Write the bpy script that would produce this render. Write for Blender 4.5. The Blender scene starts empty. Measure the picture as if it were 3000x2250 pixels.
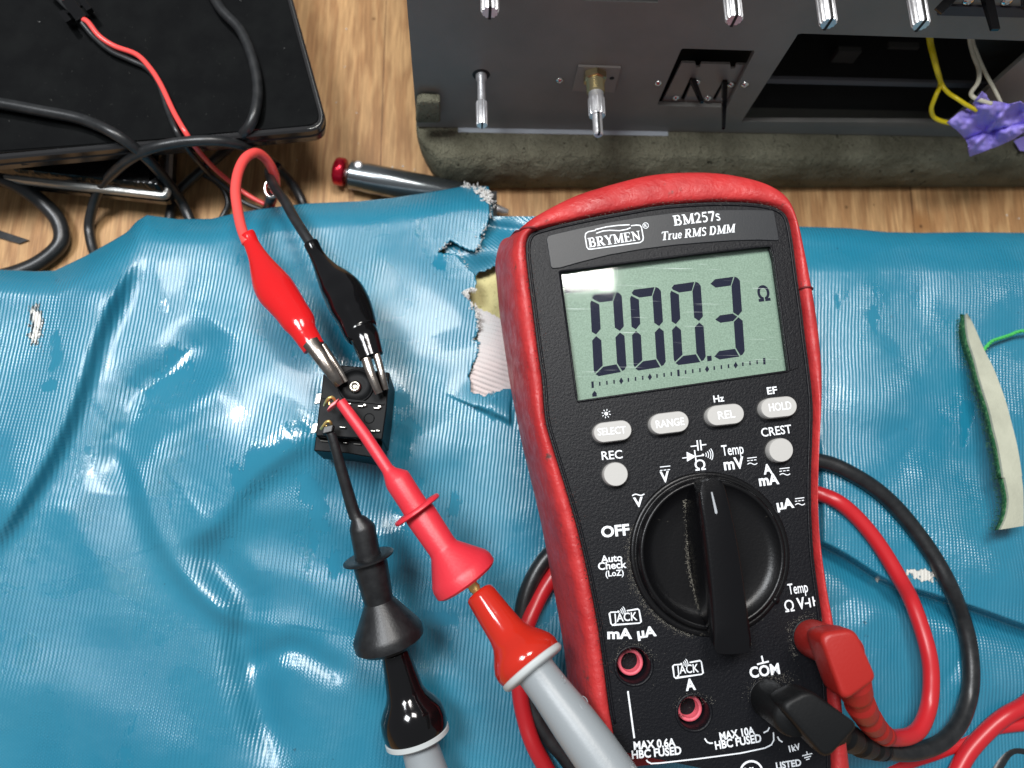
import bpy, bmesh, math, random
import numpy as np
from mathutils import Vector, Matrix, noise as mnoise
random.seed(7); np.random.seed(7)
SC = bpy.context.scene
COL = SC.collection
S = 0.001            # everything below is written in millimetres

# ------------------------------------------------------------------ camera
F = 2253.0; H = 255.0
_d = np.array([1330-1500, -(1690-1125), -F])
_Z = -_d/np.linalg.norm(_d)
_X = np.array([1., 0, 0]) - _Z[0]*_Z; _X /= np.linalg.norm(_X)
_Y = np.cross(_Z, _X)
R = np.array([_X, _Y, _Z])
CAM = np.array([0, 0, H])
cd = bpy.data.cameras.new('camera'); cam = bpy.data.objects.new('camera', cd); COL.objects.link(cam)
M = Matrix.Identity(4)
for i in range(3):
    for j in range(3): M[i][j] = R[i][j]
M.translation = Vector((0, 0, H*S)); cam.matrix_world = M
cd.sensor_width = 36; cd.lens = F/3000*36
cd.clip_start = 0.01; cd.clip_end = 50
cd.dof.use_dof = True; cd.dof.focus_distance = 0.205; cd.dof.aperture_fstop = 12
SC.camera = cam

# ------------------------------------------------------------------ light
W = bpy.data.worlds.new('World'); SC.world = W; W.use_nodes = True
W.node_tree.nodes['Background'].inputs[0].default_value = (0.92, 0.95, 1.0, 1)
W.node_tree.nodes['Background'].inputs[1].default_value = 0.24
def area(name, loc, target, sx, sy, power, col):
    l = bpy.data.lights.new(name, 'AREA'); l.shape = 'RECTANGLE'; l.size = sx; l.size_y = sy; l.energy = power; l.color = col
    o = bpy.data.objects.new(name, l); COL.objects.link(o); o.location = loc
    o.rotation_euler = (Vector(target)-Vector(loc)).to_track_quat('-Z', 'Y').to_euler()
area('ceiling_lamp', (0.053, 0.246, 0.65), (0.053, 0.22, 0), 0.17, 0.14, 3.1, (1.0, 0.97, 0.93))
area('bench_lamp', (-0.30, 0.17, 0.85), (0.0, 0.05, 0), 0.21, 0.25, 7.2, (0.94, 0.97, 1.0))
SC.view_settings.view_transform = 'Standard'; SC.view_settings.look = 'None'
SC.view_settings.exposure = 0.0; SC.view_settings.gamma = 1
SC.view_settings.use_curve_mapping = False

# ------------------------------------------------------------------ geometry helpers
def ray(px, py): return R @ np.array([px-1500, -(py-1125), -F])
def PZ(px, py, z):
    v = ray(px, py); return CAM + v*((z-H)/v[2])
ZO = {'A': (0, 0, .4822), 'B': (1100, 0, .4521), 'C': (2000, 0, .4521), 'D': (600, 400, .4069), 'E': (800, 950, .3617),
      'F': (1000, 1400, .5122), 'G': (1400, 450, .4823), 'H': (1600, 1100, .4220), 'I': (1700, 1600, .3918),
      'J': (2250, 1250, .6029), 'K': (1250, 550, .4522), 'N': (2350, 600, .4822), 'O': (1800, 100, .2260)}
def zp(k, x, y):
    a = ZO[k]; return (a[0]+a[2]*x, a[1]+a[2]*y)
def zl(k, pts): return [zp(k, *p) for p in pts]
class Frame:
    def __init__(s, o, ex, ey, n): s.o, s.ex, s.ey, s.n = [np.array(q, float) for q in (o, ex, ey, n)]
    def w(s, x, y, h=0.): return s.o + s.ex*x + s.ey*y + s.n*h
    def p(s, px, py, h=0.):
        v = ray(px, py); o = s.o + s.n*h
        t = ((o-CAM)@s.n)/(v@s.n); q = CAM+v*t-o
        return (q@s.ex, q@s.ey)
    def W(s, px, py, h=0.):
        a = s.p(px, py, h); return s.w(a[0], a[1], h)
def nrm(v): v = np.array(v, float); return v/np.linalg.norm(v)

def mk(name, verts, faces, mat, parent=None, smooth=True, uv=None, world=True, recalc=True, bevel=0, auto=None):
    me = bpy.data.meshes.new(name)
    vs = [tuple(float(c)*S for c in v) for v in verts]
    me.from_pydata(vs, [], [tuple(int(i) for i in f) for f in faces])
    if recalc:
        bm = bmesh.new(); bm.from_mesh(me); bmesh.ops.recalc_face_normals(bm, faces=bm.faces); bm.to_mesh(me); bm.free()
    me.materials.append(mat)
    if smooth:
        me.polygons.foreach_set('use_smooth', [True]*len(me.polygons))
    if uv is not None:
        l = me.uv_layers.new(name='UVMap')
        li = np.empty(len(me.loops), int); me.loops.foreach_get('vertex_index', li)
        l.data.foreach_set('uv', np.asarray(uv, float)[li].ravel())
    o = bpy.data.objects.new(name, me); COL.objects.link(o)
    if parent is not None: setpar(o, parent)
    if auto is not None:
        me.set_sharp_from_angle(angle=math.radians(auto))
    if bevel:
        b = o.modifiers.new('bevel', 'BEVEL'); b.width = bevel*S; b.segments = 3; b.limit_method = 'ANGLE'; b.angle_limit = math.radians(40)
        b.harden_normals = False
    return o
def setpar(o, p):
    o.parent = p; o.matrix_parent_inverse = world_of(p).inverted()
def world_of(o):
    m = o.matrix_basis.copy()
    if o.parent: m = world_of(o.parent) @ o.matrix_parent_inverse @ m
    return m
def tag(o, label=None, cat=None, group=None, kind=None):
    if label: o['label'] = label
    if cat: o['category'] = cat
    if group: o['group'] = group
    if kind: o['kind'] = kind
    return o
def empty(name, loc, label, cat, group=None):
    o = bpy.data.objects.new(name, None); COL.objects.link(o); o.location = tuple(float(c)*S for c in loc)
    o.empty_display_size = 0.01
    return tag(o, label, cat, group)

class Acc:
    def __init__(s): s.v = []; s.f = []
    def add(s, v, f):
        n = len(s.v); s.v += [tuple(q) for q in v]; s.f += [tuple(i+n for i in g) for g in f]; return s
    def mk(s, name, mat, parent=None, **k): return mk(name, s.v, s.f, mat, parent, **k)

def catmull(pts, n=8, closed=False):
    P = [np.array(p, float) for p in pts]; out = []
    m = len(P); rng = range(m if closed else m-1)
    for i in rng:
        if closed: a, b, c, d = P[(i-1) % m], P[i], P[(i+1) % m], P[(i+2) % m]
        else: a, b, c, d = P[max(i-1, 0)], P[i], P[i+1], P[min(i+2, m-1)]
        for k in range(n):
            t = k/n
            out.append(.5*((2*b)+(-a+c)*t+(2*a-5*b+4*c-d)*t*t+(-a+3*b-3*c+d)*t**3))
    if not closed: out.append(P[-1])
    return out
def frames(pts):
    pts = [np.array(p, float) for p in pts]; n = len(pts); T = []
    for i in range(n):
        a = pts[max(i-1, 0)]; b = pts[min(i+1, n-1)]; T.append(nrm(b-a))
    u = np.cross(T[0], [0, 0, 1.]);
    if np.linalg.norm(u) < 1e-3: u = np.array([1., 0, 0])
    u = nrm(u); out = []
    for i in range(n):
        u = u - (u@T[i])*T[i]; u = nrm(u); out.append((T[i], u, np.cross(T[i], u)))
    return out
def tube_geo(pts, rad, seg=16, cap=True, flat=1.0):
    fr = frames(pts); V = []; Fc = []
    n = len(pts)
    rad = list(rad) if hasattr(rad, '__len__') else [rad]*n
    for p, r, (t, u, w) in zip(pts, rad, fr):
        for k in range(seg):
            a = 2*math.pi*k/seg
            V.append(np.array(p)+u*math.cos(a)*r+w*math.sin(a)*r*flat)
    for i in range(n-1):
        for k in range(seg):
            Fc.append((i*seg+k, i*seg+(k+1) % seg, (i+1)*seg+(k+1) % seg, (i+1)*seg+k))
    if cap:
        Fc.append(tuple(range(seg))); Fc.append(tuple((n-1)*seg+k for k in range(seg)))
    return V, Fc
def cable(name, pts, rmm, mat, parent=None, n=8, seg=14):
    """pts: (px,py,z)"""
    P3 = [PZ(*p) for p in pts]
    c = catmull(P3, n)
    return mk(name, *tube_geo(c, rmm, seg), mat, parent)
def lathe(st, seg=32, sub=1, flat=1.0):
    """st: (px,py,z,halfwidth px) -> geo"""
    pts = []; rr = []
    for (px, py, z, hw) in st:
        p = PZ(px, py, z); pts.append(p); rr.append(hw*np.linalg.norm(CAM-p)/F/ (math.sqrt(1+((px-1500)**2+(py-1125)**2)/F**2)))
    # common axis so flanges stay perpendicular
    return pts, rr
def lathe_axis(st, axis=None, seg=36, flat=1.0, cap=True):
    pts, rr = lathe(st)
    a = np.array(pts[0]); d = nrm(np.array(pts[-1])-a) if axis is None else nrm(axis)
    u = nrm(np.cross(d, [0, 0, 1.])); w = np.cross(u, d)
    V = []; Fc = []
    for p, r in zip(pts, rr):
        for k in range(seg):
            t = 2*math.pi*k/seg
            V.append(p+u*math.cos(t)*r+w*math.sin(t)*r*flat)
    n = len(pts)
    for i in range(n-1):
        for k in range(seg):
            Fc.append((i*seg+k, i*seg+(k+1) % seg, (i+1)*seg+(k+1) % seg, (i+1)*seg+k))
    if cap: Fc += [tuple(range(seg)), tuple((n-1)*seg+k for k in range(seg))]
    return V, Fc
def prism(top, bot):
    n = len(top); V = list(top)+list(bot)
    Fc = [tuple(range(n)), tuple(n+i for i in range(n))]
    Fc += [(i, (i+1) % n, n+(i+1) % n, n+i) for i in range(n)]
    return V, Fc
def zprism(px, z1, z0, inset=0):
    """outline in pixels at height z1, dropped vertically to z0"""
    t = [PZ(x, y, z1) for x, y in px]; b = [np.array([p[0], p[1], z0]) for p in t]
    return prism(t, b)
def box_geo(o, a, b, c):
    o, a, b, c = [np.array(q, float) for q in (o, a, b, c)]
    V = [o, o+a, o+a+b, o+b, o+c, o+a+c, o+a+b+c, o+b+c]
    return V, [(0, 3, 2, 1), (4, 5, 6, 7), (0, 1, 5, 4), (1, 2, 6, 5), (2, 3, 7, 6), (3, 0, 4, 7)]
def disc_geo(c, n, r0, r1, L, seg=28):
    c = np.array(c, float); n = nrm(n); u = np.cross(n, [0, 1., 0])
    if np.linalg.norm(u) < .01: u = np.array([1., 0, 0])
    u = nrm(u); w = np.cross(n, u); V = []
    for q, r in ((0, r0), (L, r1)):
        for k in range(seg):
            t = 2*math.pi*k/seg; V.append(c+n*q+u*r*math.cos(t)+w*r*math.sin(t))
    Fc = [tuple(range(seg)), tuple(seg+k for k in range(seg))]+[(k, (k+1) % seg, seg+(k+1) % seg, seg+k) for k in range(seg)]
    return V, Fc
def rev_geo(c, n, prof, seg=40, u=None):
    """prof: (radius, height along n)"""
    c = np.array(c, float); n = nrm(n); u = np.cross(n, [0, 1., 0]) if u is None else u
    if np.linalg.norm(u) < .01: u = np.array([1., 0, 0])
    u = nrm(u); w = np.cross(n, u); V = []; Fc = []
    for r, h in prof:
        for k in range(seg):
            t = 2*math.pi*k/seg; V.append(c+n*h+u*r*math.cos(t)+w*r*math.sin(t))
    for i in range(len(prof)-1):
        for k in range(seg): Fc.append((i*seg+k, i*seg+(k+1) % seg, (i+1)*seg+(k+1) % seg, (i+1)*seg+k))
    Fc.append(tuple((len(prof)-1)*seg+k for k in range(seg)))
    return V, Fc

def from_curve(cu):
    o = bpy.data.objects.new('tmp', cu); COL.objects.link(o)
    bpy.context.view_layer.update()
    dg = bpy.context.evaluated_depsgraph_get()
    me = bpy.data.meshes.new_from_object(o.evaluated_get(dg))
    V = np.array([v.co[:] for v in me.vertices]); Fc = [tuple(p.vertices) for p in me.polygons]
    bpy.data.objects.remove(o); bpy.data.curves.remove(cu); bpy.data.meshes.remove(me)
    return V, Fc
def plate2d(loops, thick, bevel=0):
    """flat plate with holes: loops are 2-D point lists; returns local verts, top face at 0"""
    cu = bpy.data.curves.new('c', 'CURVE'); cu.dimensions = '2D'; cu.fill_mode = 'BOTH'; cu.extrude = thick/2
    for L in loops:
        s = cu.splines.new('POLY'); s.points.add(len(L)-1); s.use_cyclic_u = True
        for q, p in zip(s.points, L): q.co = (p[0], p[1], 0, 1)
    V, Fc = from_curve(cu); V[:, 2] -= thick/2
    return V, Fc
_tc = {}
def text_geo(s, bold=0.0, shear=0.0):
    k = (s, bold, shear)
    if k in _tc: return _tc[k]
    cu = bpy.data.curves.new('t', 'FONT'); cu.body = s; cu.size = 1; cu.offset = bold; cu.shear = shear; cu.resolution_u = 3
    V, Fc = from_curve(cu); _tc[k] = (V, Fc); return V, Fc
CAPH = None
def label(acc, fr, s, bl, br, hpx, h=0.05, bold=.02, shear=0):
    """text whose baseline runs from pixel bl to pixel br, capitals hpx pixels tall"""
    global CAPH
    if CAPH is None:
        V, _ = text_geo('H', 0, 0); CAPH = V[:, 1].max()
    V, Fc = text_geo(s, bold, shear)
    a = np.array(fr.p(*bl, h)); b = np.array(fr.p(*br, h)); d = b-a; L = np.linalg.norm(d); d /= L; e = np.array([-d[1], d[0]])
    m = L/math.hypot(br[0]-bl[0], br[1]-bl[1])
    sx = L/(V[:, 0].max()-V[:, 0].min()); sy = hpx*m/CAPH; x0 = V[:, 0].min()
    acc.add([fr.w(*(a+d*(v[0]-x0)*sx+e*v[1]*sy), h) for v in V], Fc)
def stroke(acc, fr, pts, w, h=0.05, px=True, wpx=True):
    q = [np.array(fr.p(*p, h)) if px else np.array(p, float) for p in pts]
    m = np.linalg.norm(np.array(fr.p(1900, 1500))-np.array(fr.p(2000, 1500)))/100 if wpx else 1
    hw = w*m/2; n = len(q); V = []
    for i in range(n):
        a = q[max(i-1, 0)]; b = q[min(i+1, n-1)]; d = (b-a)/max(np.linalg.norm(b-a), 1e-9); e = np.array([-d[1], d[0]])
        k = 1.0
        if 0 < i < n-1:
            d1 = q[i]-q[i-1]; d1 /= max(np.linalg.norm(d1), 1e-9); k = 1/max(abs(d1@d), .5)
        V += [fr.w(*(q[i]+e*hw*k), h), fr.w(*(q[i]-e*hw*k), h)]
    acc.add(V, [(2*i, 2*i+1, 2*i+3, 2*i+2) for i in range(n-1)])
def polyfill(acc, fr, pts, h=0.05):
    acc.add([fr.W(*p, h) for p in pts], [tuple(range(len(pts)))])

# ------------------------------------------------------------------ materials
def mat(name, col, rough=.5, metal=0, var=None, bump=None, spec=.5, coat=0, rvar=None, specks=None, sheen=0, aniso=None, col3=None):
    m = bpy.data.materials.new(name); m.use_nodes = True; nt = m.node_tree; N = nt.nodes; L = nt.links
    b = N['Principled BSDF']; b.inputs['Base Color'].default_value = (*col, 1); b.inputs['Roughness'].default_value = rough
    b.inputs['Metallic'].default_value = metal; b.inputs['Specular IOR Level'].default_value = spec
    b.inputs['Coat Weight'].default_value = coat; b.inputs['Coat Roughness'].default_value = .08
    if sheen: b.inputs['Sheen Weight'].default_value = sheen
    tc = N.new('ShaderNodeTexCoord'); last = None
    def noise(scale, detail=5, r=.6, dist=0):
        n = N.new('ShaderNodeTexNoise'); n.inputs['Scale'].default_value = scale; n.inputs['Detail'].default_value = detail
        n.inputs['Roughness'].default_value = r; n.inputs['Distortion'].default_value = dist; L.new(tc.outputs['Object'], n.inputs['Vector']); return n
    def ramp(src, p):
        r = N.new('ShaderNodeValToRGB'); L.new(src, r.inputs[0]); e = r.color_ramp.elements
        e[0].position, e[0].color = p[0][0], (*p[0][1], 1); e[1].position, e[1].color = p[-1][0], (*p[-1][1], 1)
        for q in p[1:-1]:
            k = e.new(q[0]); k.color = (*q[1], 1)
        return r
    if var:   # (scale, colour2, lo, hi)
        n = noise(var[0]); r = ramp(n.outputs['Fac'], [(var[2], col), (var[3], var[1])]); last = r.outputs[0]
        L.new(last, b.inputs['Base Color'])
    if specks:  # (scale, colour, threshold, width)
        n = noise(specks[0], 6, .7); r = ramp(n.outputs['Fac'], [(specks[2], (0, 0, 0)), (specks[2]+specks[3], (1, 1, 1))])
        mx = N.new('ShaderNodeMix'); mx.data_type = 'RGBA'; L.new(r.outputs[0], mx.inputs['Factor'])
        if last: L.new(last, mx.inputs['A'])
        else: mx.inputs['A'].default_value = (*col, 1)
        mx.inputs['B'].default_value = (*specks[1], 1); last = mx.outputs['Result']; L.new(last, b.inputs['Base Color'])
    if rvar:
        n = noise(rvar[0]); mr = N.new('ShaderNodeMapRange'); L.new(n.outputs['Fac'], mr.inputs['Value'])
        mr.inputs['From Min'].default_value = .3; mr.inputs['From Max'].default_value = .7
        mr.inputs['To Min'].default_value = rvar[1]; mr.inputs['To Max'].default_value = rvar[2]; L.new(mr.outputs[0], b.inputs['Roughness'])
    if bump:  # list of (scale, distance mm)
        prev = None
        for sc, dist in bump:
            n = noise(sc, 4); bp = N.new('ShaderNodeBump'); bp.inputs['Distance'].default_value = dist*S; bp.inputs['Strength'].default_value = 1
            L.new(n.outputs['Fac'], bp.inputs['Height'])
            if prev: L.new(prev.outputs[0], bp.inputs['Normal'])
            prev = bp
        L.new(prev.outputs[0], b.inputs['Normal'])
    return m
BLACK_RUB = mat('black_rubber', (.010, .011, .012), .36, var=(300, (.022, .023, .024), .4, .75), bump=[(900, .04)], specks=(700, (.14, .14, .13), .72, .04))
BLACK_GLOSS = mat('black_gloss', (.003, .003, .0035), .11, specks=(900, (.2, .2, .2), .76, .02), bump=[(120, .08)])
BLACK_MATT = mat('black_probe_plastic', (.0062, .0066, .0075), .40, bump=[(1500, .05)], var=(400, (.014, .015, .016), .4, .7))
RED_RUB = mat('red_holster_rubber', (.50, .034, .034), .5, spec=.4, var=(70, (.34, .018, .020), .35, .7), rvar=(250, .3, .65),
              bump=[(70, .9), (350, .35), (1500, .09)], specks=(110, (.10, .04, .035), .63, .07))
RED_GLOSS = mat('red_vinyl', (.56, .010, .012), .16, bump=[(90, .25)])
RED_CAP = mat('red_cap', (.46, .020, .010), .13)
RED_PINK = mat('red_probe_plastic', (.62, .026, .042), .42, bump=[(1400, .05)])
RED_WIRE = mat('red_wire', (.80, .080, .072), .28, bump=[(200, .1)])
RED_SIL = mat('red_silicone', (.50, .016, .022), .34, specks=(800, (.8, .35, .3), .76, .02))
RED_PLUG = mat('red_plug', (.34, .014, .010), .45, bump=[(1800, .05)])
SILVER = mat('bright_metal', (.80, .80, .81), .42, .75, bump=[(500, .06)], rvar=(600, .3, .5))
STEEL = mat('worn_nickel', (.34, .31, .28), .24, 1, bump=[(300, .08)], var=(250, (.20, .165, .14), .4, .7))
GOLD = mat('gold_plating', (.85, .62, .22), .38, .8)
BRASS = mat('brass_nut', (.50, .42, .24), .35, 1, bump=[(900, .1)])
GREY = mat('grey_handle_plastic', (.26, .285, .30), .38, bump=[(1500, .03)])
HOUSE = mat('meter_housing_plastic', (.0042, .0046, .0065), .44, spec=.22, bump=[(1600, .13)], specks=(420, (.10, .10, .10), .72, .03))
KNOB = mat('knob_plastic', (.0035, .0035, .004), .31, spec=.28, bump=[(1500, .04)], specks=(260, (.11, .10, .08), .67, .08))
KNOB_S = mat('knob_plastic_smooth', (.0035, .0035, .0042), .22, spec=.30, bump=[(1500, .03)], specks=(600, (.12, .12, .12), .745, .02))
NAMEP = mat('nameplate_plastic', (.017, .019, .022), .42, spec=.35, bump=[(2500, .03)])
PRINT = mat('white_print', (.82, .85, .88), .6, var=(1500, (.6, .62, .63), .55, .75))
INK = mat('lcd_ink', (.002, .004, .020), .6, spec=.1)
BUTTON = mat('button_rubber', (.44, .43, .41), .55, bump=[(1500, .03)], specks=(300, (.33, .31, .28), .7, .08))
BTN_TXT = mat('button_lettering_white', (.80, .81, .82), .6)
PINK = mat('jack_insulator', (.72, .12, .16), .5, specks=(400, (.10, .03, .03), .58, .1), bump=[(900, .1)])
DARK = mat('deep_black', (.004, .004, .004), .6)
LEDGE = mat('chassis_lip_paint', (.46, .50, .54), .35, bump=[(300, .2)])
PANEL = mat('charcoal_panel_paint', (.235, .225, .205), .5, bump=[(2200, .07)], var=(30, (.18, .18, .165), .35, .7), specks=(900, (.34, .33, .31), .74, .03))
BRACKET = mat('bracket_steel', (.30, .265, .24), .5, .45, bump=[(600, .05)])
INNER = mat('inner_sheet_metal', (.035, .036, .034), .5, .2, bump=[(300, .1)])
FOAM = mat('olive_foam', (.27, .26, .185), .95, spec=.1, var=(45, (.16, .152, .105), .38, .62), bump=[(110, .9), (400, 1.2), (1600, .7)], specks=(380, (.03, .028, .02), .61, .06))
YFOAM = mat('yellow_foam', (.62, .56, .28), .95, spec=.1, specks=(900, (.22, .19, .08), .6, .08), bump=[(1100, .5)])
YELLOW = mat('yellow_wire', (.85, .66, .015), .35)
WHITEW = mat('cream_wire', (.75, .70, .55), .4, specks=(500, (.1, .09, .07), .66, .04))
PURPLE = mat('purple_tape', (.34, .27, .84), .6, var=(120, (.44, .36, .92), .35, .7), bump=[(160, .12), (900, .04)])
CRIMSON = mat('anodised_crimson', (.45, .006, .025), .25, .6, bump=[(300, .1)])
BARREL = mat('brushed_barrel', (.20, .22, .23), .22, .9)
FELT = mat('felt_backing', (.52, .53, .42), .9, spec=.2, var=(90, (.42, .43, .34), .4, .7), bump=[(1600, .12)])
FIBRE = mat('green_fibre', (.008, .10, .035), .9, var=(900, (.18, .38, .16), .5, .75), bump=[(1500, .5)])
THREAD = mat('green_thread', (.06, .48, .10), .7, bump=[(1500, .4)])
FRAY = mat('white_fray', (.70, .69, .66), .8, specks=(900, (.08, .08, .09), .62, .05))
GLOSSBLK = mat('piano_black', (.0022, .0024, .0026), .10, spec=.4, specks=(420, (.30, .30, .29), .715, .015), var=(90, (.0045, .005, .005), .4, .7), rvar=(40, .07, .16))
LAPSIDE = mat('laptop_edge', (.022, .022, .023), .25, .3)
CHROME = mat('chrome_trim', (.75, .74, .70), .14, 1)
RIM = mat('silver_rim_paint', (.42, .42, .40), .28, .5, bump=[(200, .2)])
LEATH = mat('glossy_black_case', (.006, .006, .006), .15, bump=[(100, .9)])
SWITCH = mat('switch_plastic', (.003, .0034, .004), .42, spec=.09, bump=[(200, .06)], specks=(800, (.15, .15, .13), .72, .03))
def lcdmat():
    m = bpy.data.materials.new('lcd_glass_layer'); m.use_nodes = True; nt = m.node_tree; N = nt.nodes; L = nt.links
    b = N['Principled BSDF']; tc = N.new('ShaderNodeTexCoord')
    n = N.new('ShaderNodeTexNoise'); n.inputs['Scale'].default_value = 2600; n.inputs['Detail'].default_value = 2; L.new(tc.outputs['Object'], n.inputs['Vector'])
    r = N.new('ShaderNodeValToRGB'); e = r.color_ramp.elements; e[0].position = .35; e[0].color = (.145, .225, .165, 1); e[1].position = .65; e[1].color = (.205, .305, .23, 1)
    L.new(n.outputs['Fac'], r.inputs[0]); L.new(r.outputs[0], b.inputs['Base Color']); b.inputs['Roughness'].default_value = .55; return m
LCD = lcdmat()
def glassmat():
    m = bpy.data.materials.new('window_lens'); m.use_nodes = True; nt = m.node_tree; N = nt.nodes; L = nt.links
    N.remove(N['Principled BSDF']); out = N['Material Output']
    t = N.new('ShaderNodeBsdfTransparent'); g = N.new('ShaderNodeBsdfGlossy'); g.inputs['Roughness'].default_value = .05
    fr = N.new('ShaderNodeFresnel'); fr.inputs['IOR'].default_value = 1.5; mx = N.new('ShaderNodeMixShader')
    d = N.new('ShaderNodeBsdfDiffuse'); d.inputs['Color'].default_value = (.8, .85, .85, 1); mx2 = N.new('ShaderNodeMixShader')
    tc = N.new('ShaderNodeTexCoord')
    # fine scratches: two stretched noises
    prev = None
    for rot, sc in ((.9, (60, 2200, 1)), (-.5, (45, 1800, 1)), (.2, (50, 2600, 1))):
        mp = N.new('ShaderNodeMapping'); mp.inputs['Rotation'].default_value = (0, 0, rot); mp.inputs['Scale'].default_value = sc
        n = N.new('ShaderNodeTexNoise'); n.inputs['Scale'].default_value = 1; n.inputs['Detail'].default_value = 2; n.inputs['Distortion'].default_value = .2
        L.new(tc.outputs['Object'], mp.inputs['Vector']); L.new(mp.outputs[0], n.inputs['Vector'])
        r = N.new('ShaderNodeMapRange'); r.inputs['From Min'].default_value = .70; r.inputs['From Max'].default_value = .76; r.inputs['To Max'].default_value = .38
        L.new(n.outputs['Fac'], r.inputs['Value'])
        if prev:
            a = N.new('ShaderNodeMath'); a.operation = 'MAXIMUM'; L.new(prev, a.inputs[0]); L.new(r.outputs[0], a.inputs[1]); prev = a.outputs[0]
        else: prev = r.outputs[0]
    a = N.new('ShaderNodeMath'); a.operation = 'ADD'; a.inputs[1].default_value = .006; L.new(prev, a.inputs[0])
    L.new(a.outputs[0], mx2.inputs[0]); L.new(t.outputs[0], mx2.inputs[1]); L.new(d.outputs[0], mx2.inputs[2])
    L.new(fr.outputs[0], mx.inputs[0]); L.new(mx2.outputs[0], mx.inputs[1]); L.new(g.outputs[0], mx.inputs[2]); L.new(mx.outputs[0], out.inputs['Surface'])
    return m
LENS = glassmat()

def woodmat():
    m = bpy.data.materials.new('pine_boards'); m.use_nodes = True; nt = m.node_tree; N = nt.nodes; L = nt.links
    b = N['Principled BSDF']; b.inputs['Roughness'].default_value = .42; b.inputs['Specular IOR Level'].default_value = .35
    tc = N.new('ShaderNodeTexCoord')
    def nz(sc, det=6, dist=0, rough=.6):
        mp = N.new('ShaderNodeMapping'); mp.inputs['Scale'].default_value = sc; mp.inputs['Rotation'].default_value = (0, 0, -.03)
        n = N.new('ShaderNodeTexNoise'); n.inputs['Scale'].default_value = 1; n.inputs['Detail'].default_value = det; n.inputs['Distortion'].default_value = dist
        n.inputs['Roughness'].default_value = rough
        L.new(tc.outputs['Object'], mp.inputs['Vector']); L.new(mp.outputs[0], n.inputs['Vector']); return n
    def rp(src, p):
        r = N.new('ShaderNodeValToRGB'); L.new(src, r.inputs[0]); e = r.color_ramp.elements
        e[0].position, e[0].color = p[0][0], (*p[0][1], 1); e[1].position, e[1].color = p[1][0], (*p[1][1], 1); return r
    # broad growth rings
    mp = N.new('ShaderNodeMapping'); mp.inputs['Scale'].default_value = (1, .16, 1); L.new(tc.outputs['Object'], mp.inputs['Vector'])
    wv = N.new('ShaderNodeTexWave'); wv.wave_type = 'BANDS'; wv.bands_direction = 'X'; wv.inputs['Scale'].default_value = 36; wv.inputs['Distortion'].default_value = 9
    wv.inputs['Detail'].default_value = 3; wv.inputs['Detail Scale'].default_value = 5; L.new(mp.outputs[0], wv.inputs['Vector'])
    c1 = rp(wv.outputs['Fac'], [(.1, (.58, .35, .165)), (.95, (.43, .235, .105))])
    n1 = nz((1700, 60, 1)); c2 = rp(n1.outputs['Fac'], [(.42, (.42, .42, .42)), (.62, (1, 1, 1))])
    n2 = nz((70, 18, 1)); c3 = rp(n2.outputs['Fac'], [(.3, (.86, .83, .80)), (.7, (1.06, 1.04, 1.0))])
    m1 = N.new('ShaderNodeMix'); m1.data_type = 'RGBA'; m1.blend_type = 'MULTIPLY'; m1.inputs['Factor'].default_value = .5
    L.new(c1.outputs[0], m1.inputs['A']); L.new(c2.outputs[0], m1.inputs['B'])
    m2 = N.new('ShaderNodeMix'); m2.data_type = 'RGBA'; m2.blend_type = 'MULTIPLY'; m2.inputs['Factor'].default_value = 1
    L.new(m1.outputs['Result'], m2.inputs['A']); L.new(c3.outputs[0], m2.inputs['B'])
    # seams between boards, knots
    sep = N.new('ShaderNodeSeparateXYZ'); L.new(tc.outputs['Object'], sep.inputs[0])
    prev = m2.outputs['Result']
    def mixto(fac, col):
        nonlocal prev
        x = N.new('ShaderNodeMix'); x.data_type = 'RGBA'; L.new(fac, x.inputs['Factor']); L.new(prev, x.inputs['A']); x.inputs['B'].default_value = (*col, 1); prev = x.outputs['Result']
    for px, wd, slope in ((2675, .22, -.04), (2722, .10, -.02), (1128, .10, .01)):
        p = PZ(px, 640, 0) if px > 2000 else PZ(px, 100, 0)
        a = N.new('ShaderNodeMath'); a.operation = 'MULTIPLY_ADD'; a.inputs[1].default_value = slope; a.inputs[2].default_value = -(p[0]+slope*p[1])*S
        L.new(sep.outputs[1], a.inputs[0])
        s = N.new('ShaderNodeMath'); s.operation = 'ADD'; L.new(sep.outputs[0], s.inputs[0]); L.new(a.outputs[0], s.inputs[1])
        ab = N.new('ShaderNodeMath'); ab.operation = 'ABSOLUTE'; L.new(s.outputs[0], ab.inputs[0])
        c = N.new('ShaderNodeMapRange'); c.inputs['From Min'].default_value = wd*S; c.inputs['From Max'].default_value = wd*S*1.8
        c.inputs['To Min'].default_value = .85; c.inputs['To Max'].default_value = 0; L.new(ab.outputs[0], c.inputs['Value']); mixto(c.outputs[0], (.05, .02, .01))
    for (px, py, r1, cc) in ((2700, 655, 7, (.30, .14, .05)), (2698, 663, .9, (.05, .02, .01)), (2480, 607, .9, (.10, .05, .02)), (1095, 55, 1.0, (.16, .08, .03)), (2560, 600, .5, (.06, .03, .01))):
        p = PZ(px, py, 0); v = N.new('ShaderNodeVectorMath'); v.operation = 'DISTANCE'; v.inputs[1].default_value = (p[0]*S, p[1]*S, 0)
        L.new(tc.outputs['Object'], v.inputs[0]); c = N.new('ShaderNodeMapRange'); c.inputs['From Min'].default_value = r1*.3*S; c.inputs['From Max'].default_value = r1*S
        c.inputs['To Min'].default_value = .8; c.inputs['To Max'].default_value = 0; L.new(v.outputs['Value'], c.inputs['Value']); mixto(c.outputs[0], cc)
    L.new(prev, b.inputs['Base Color'])
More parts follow.
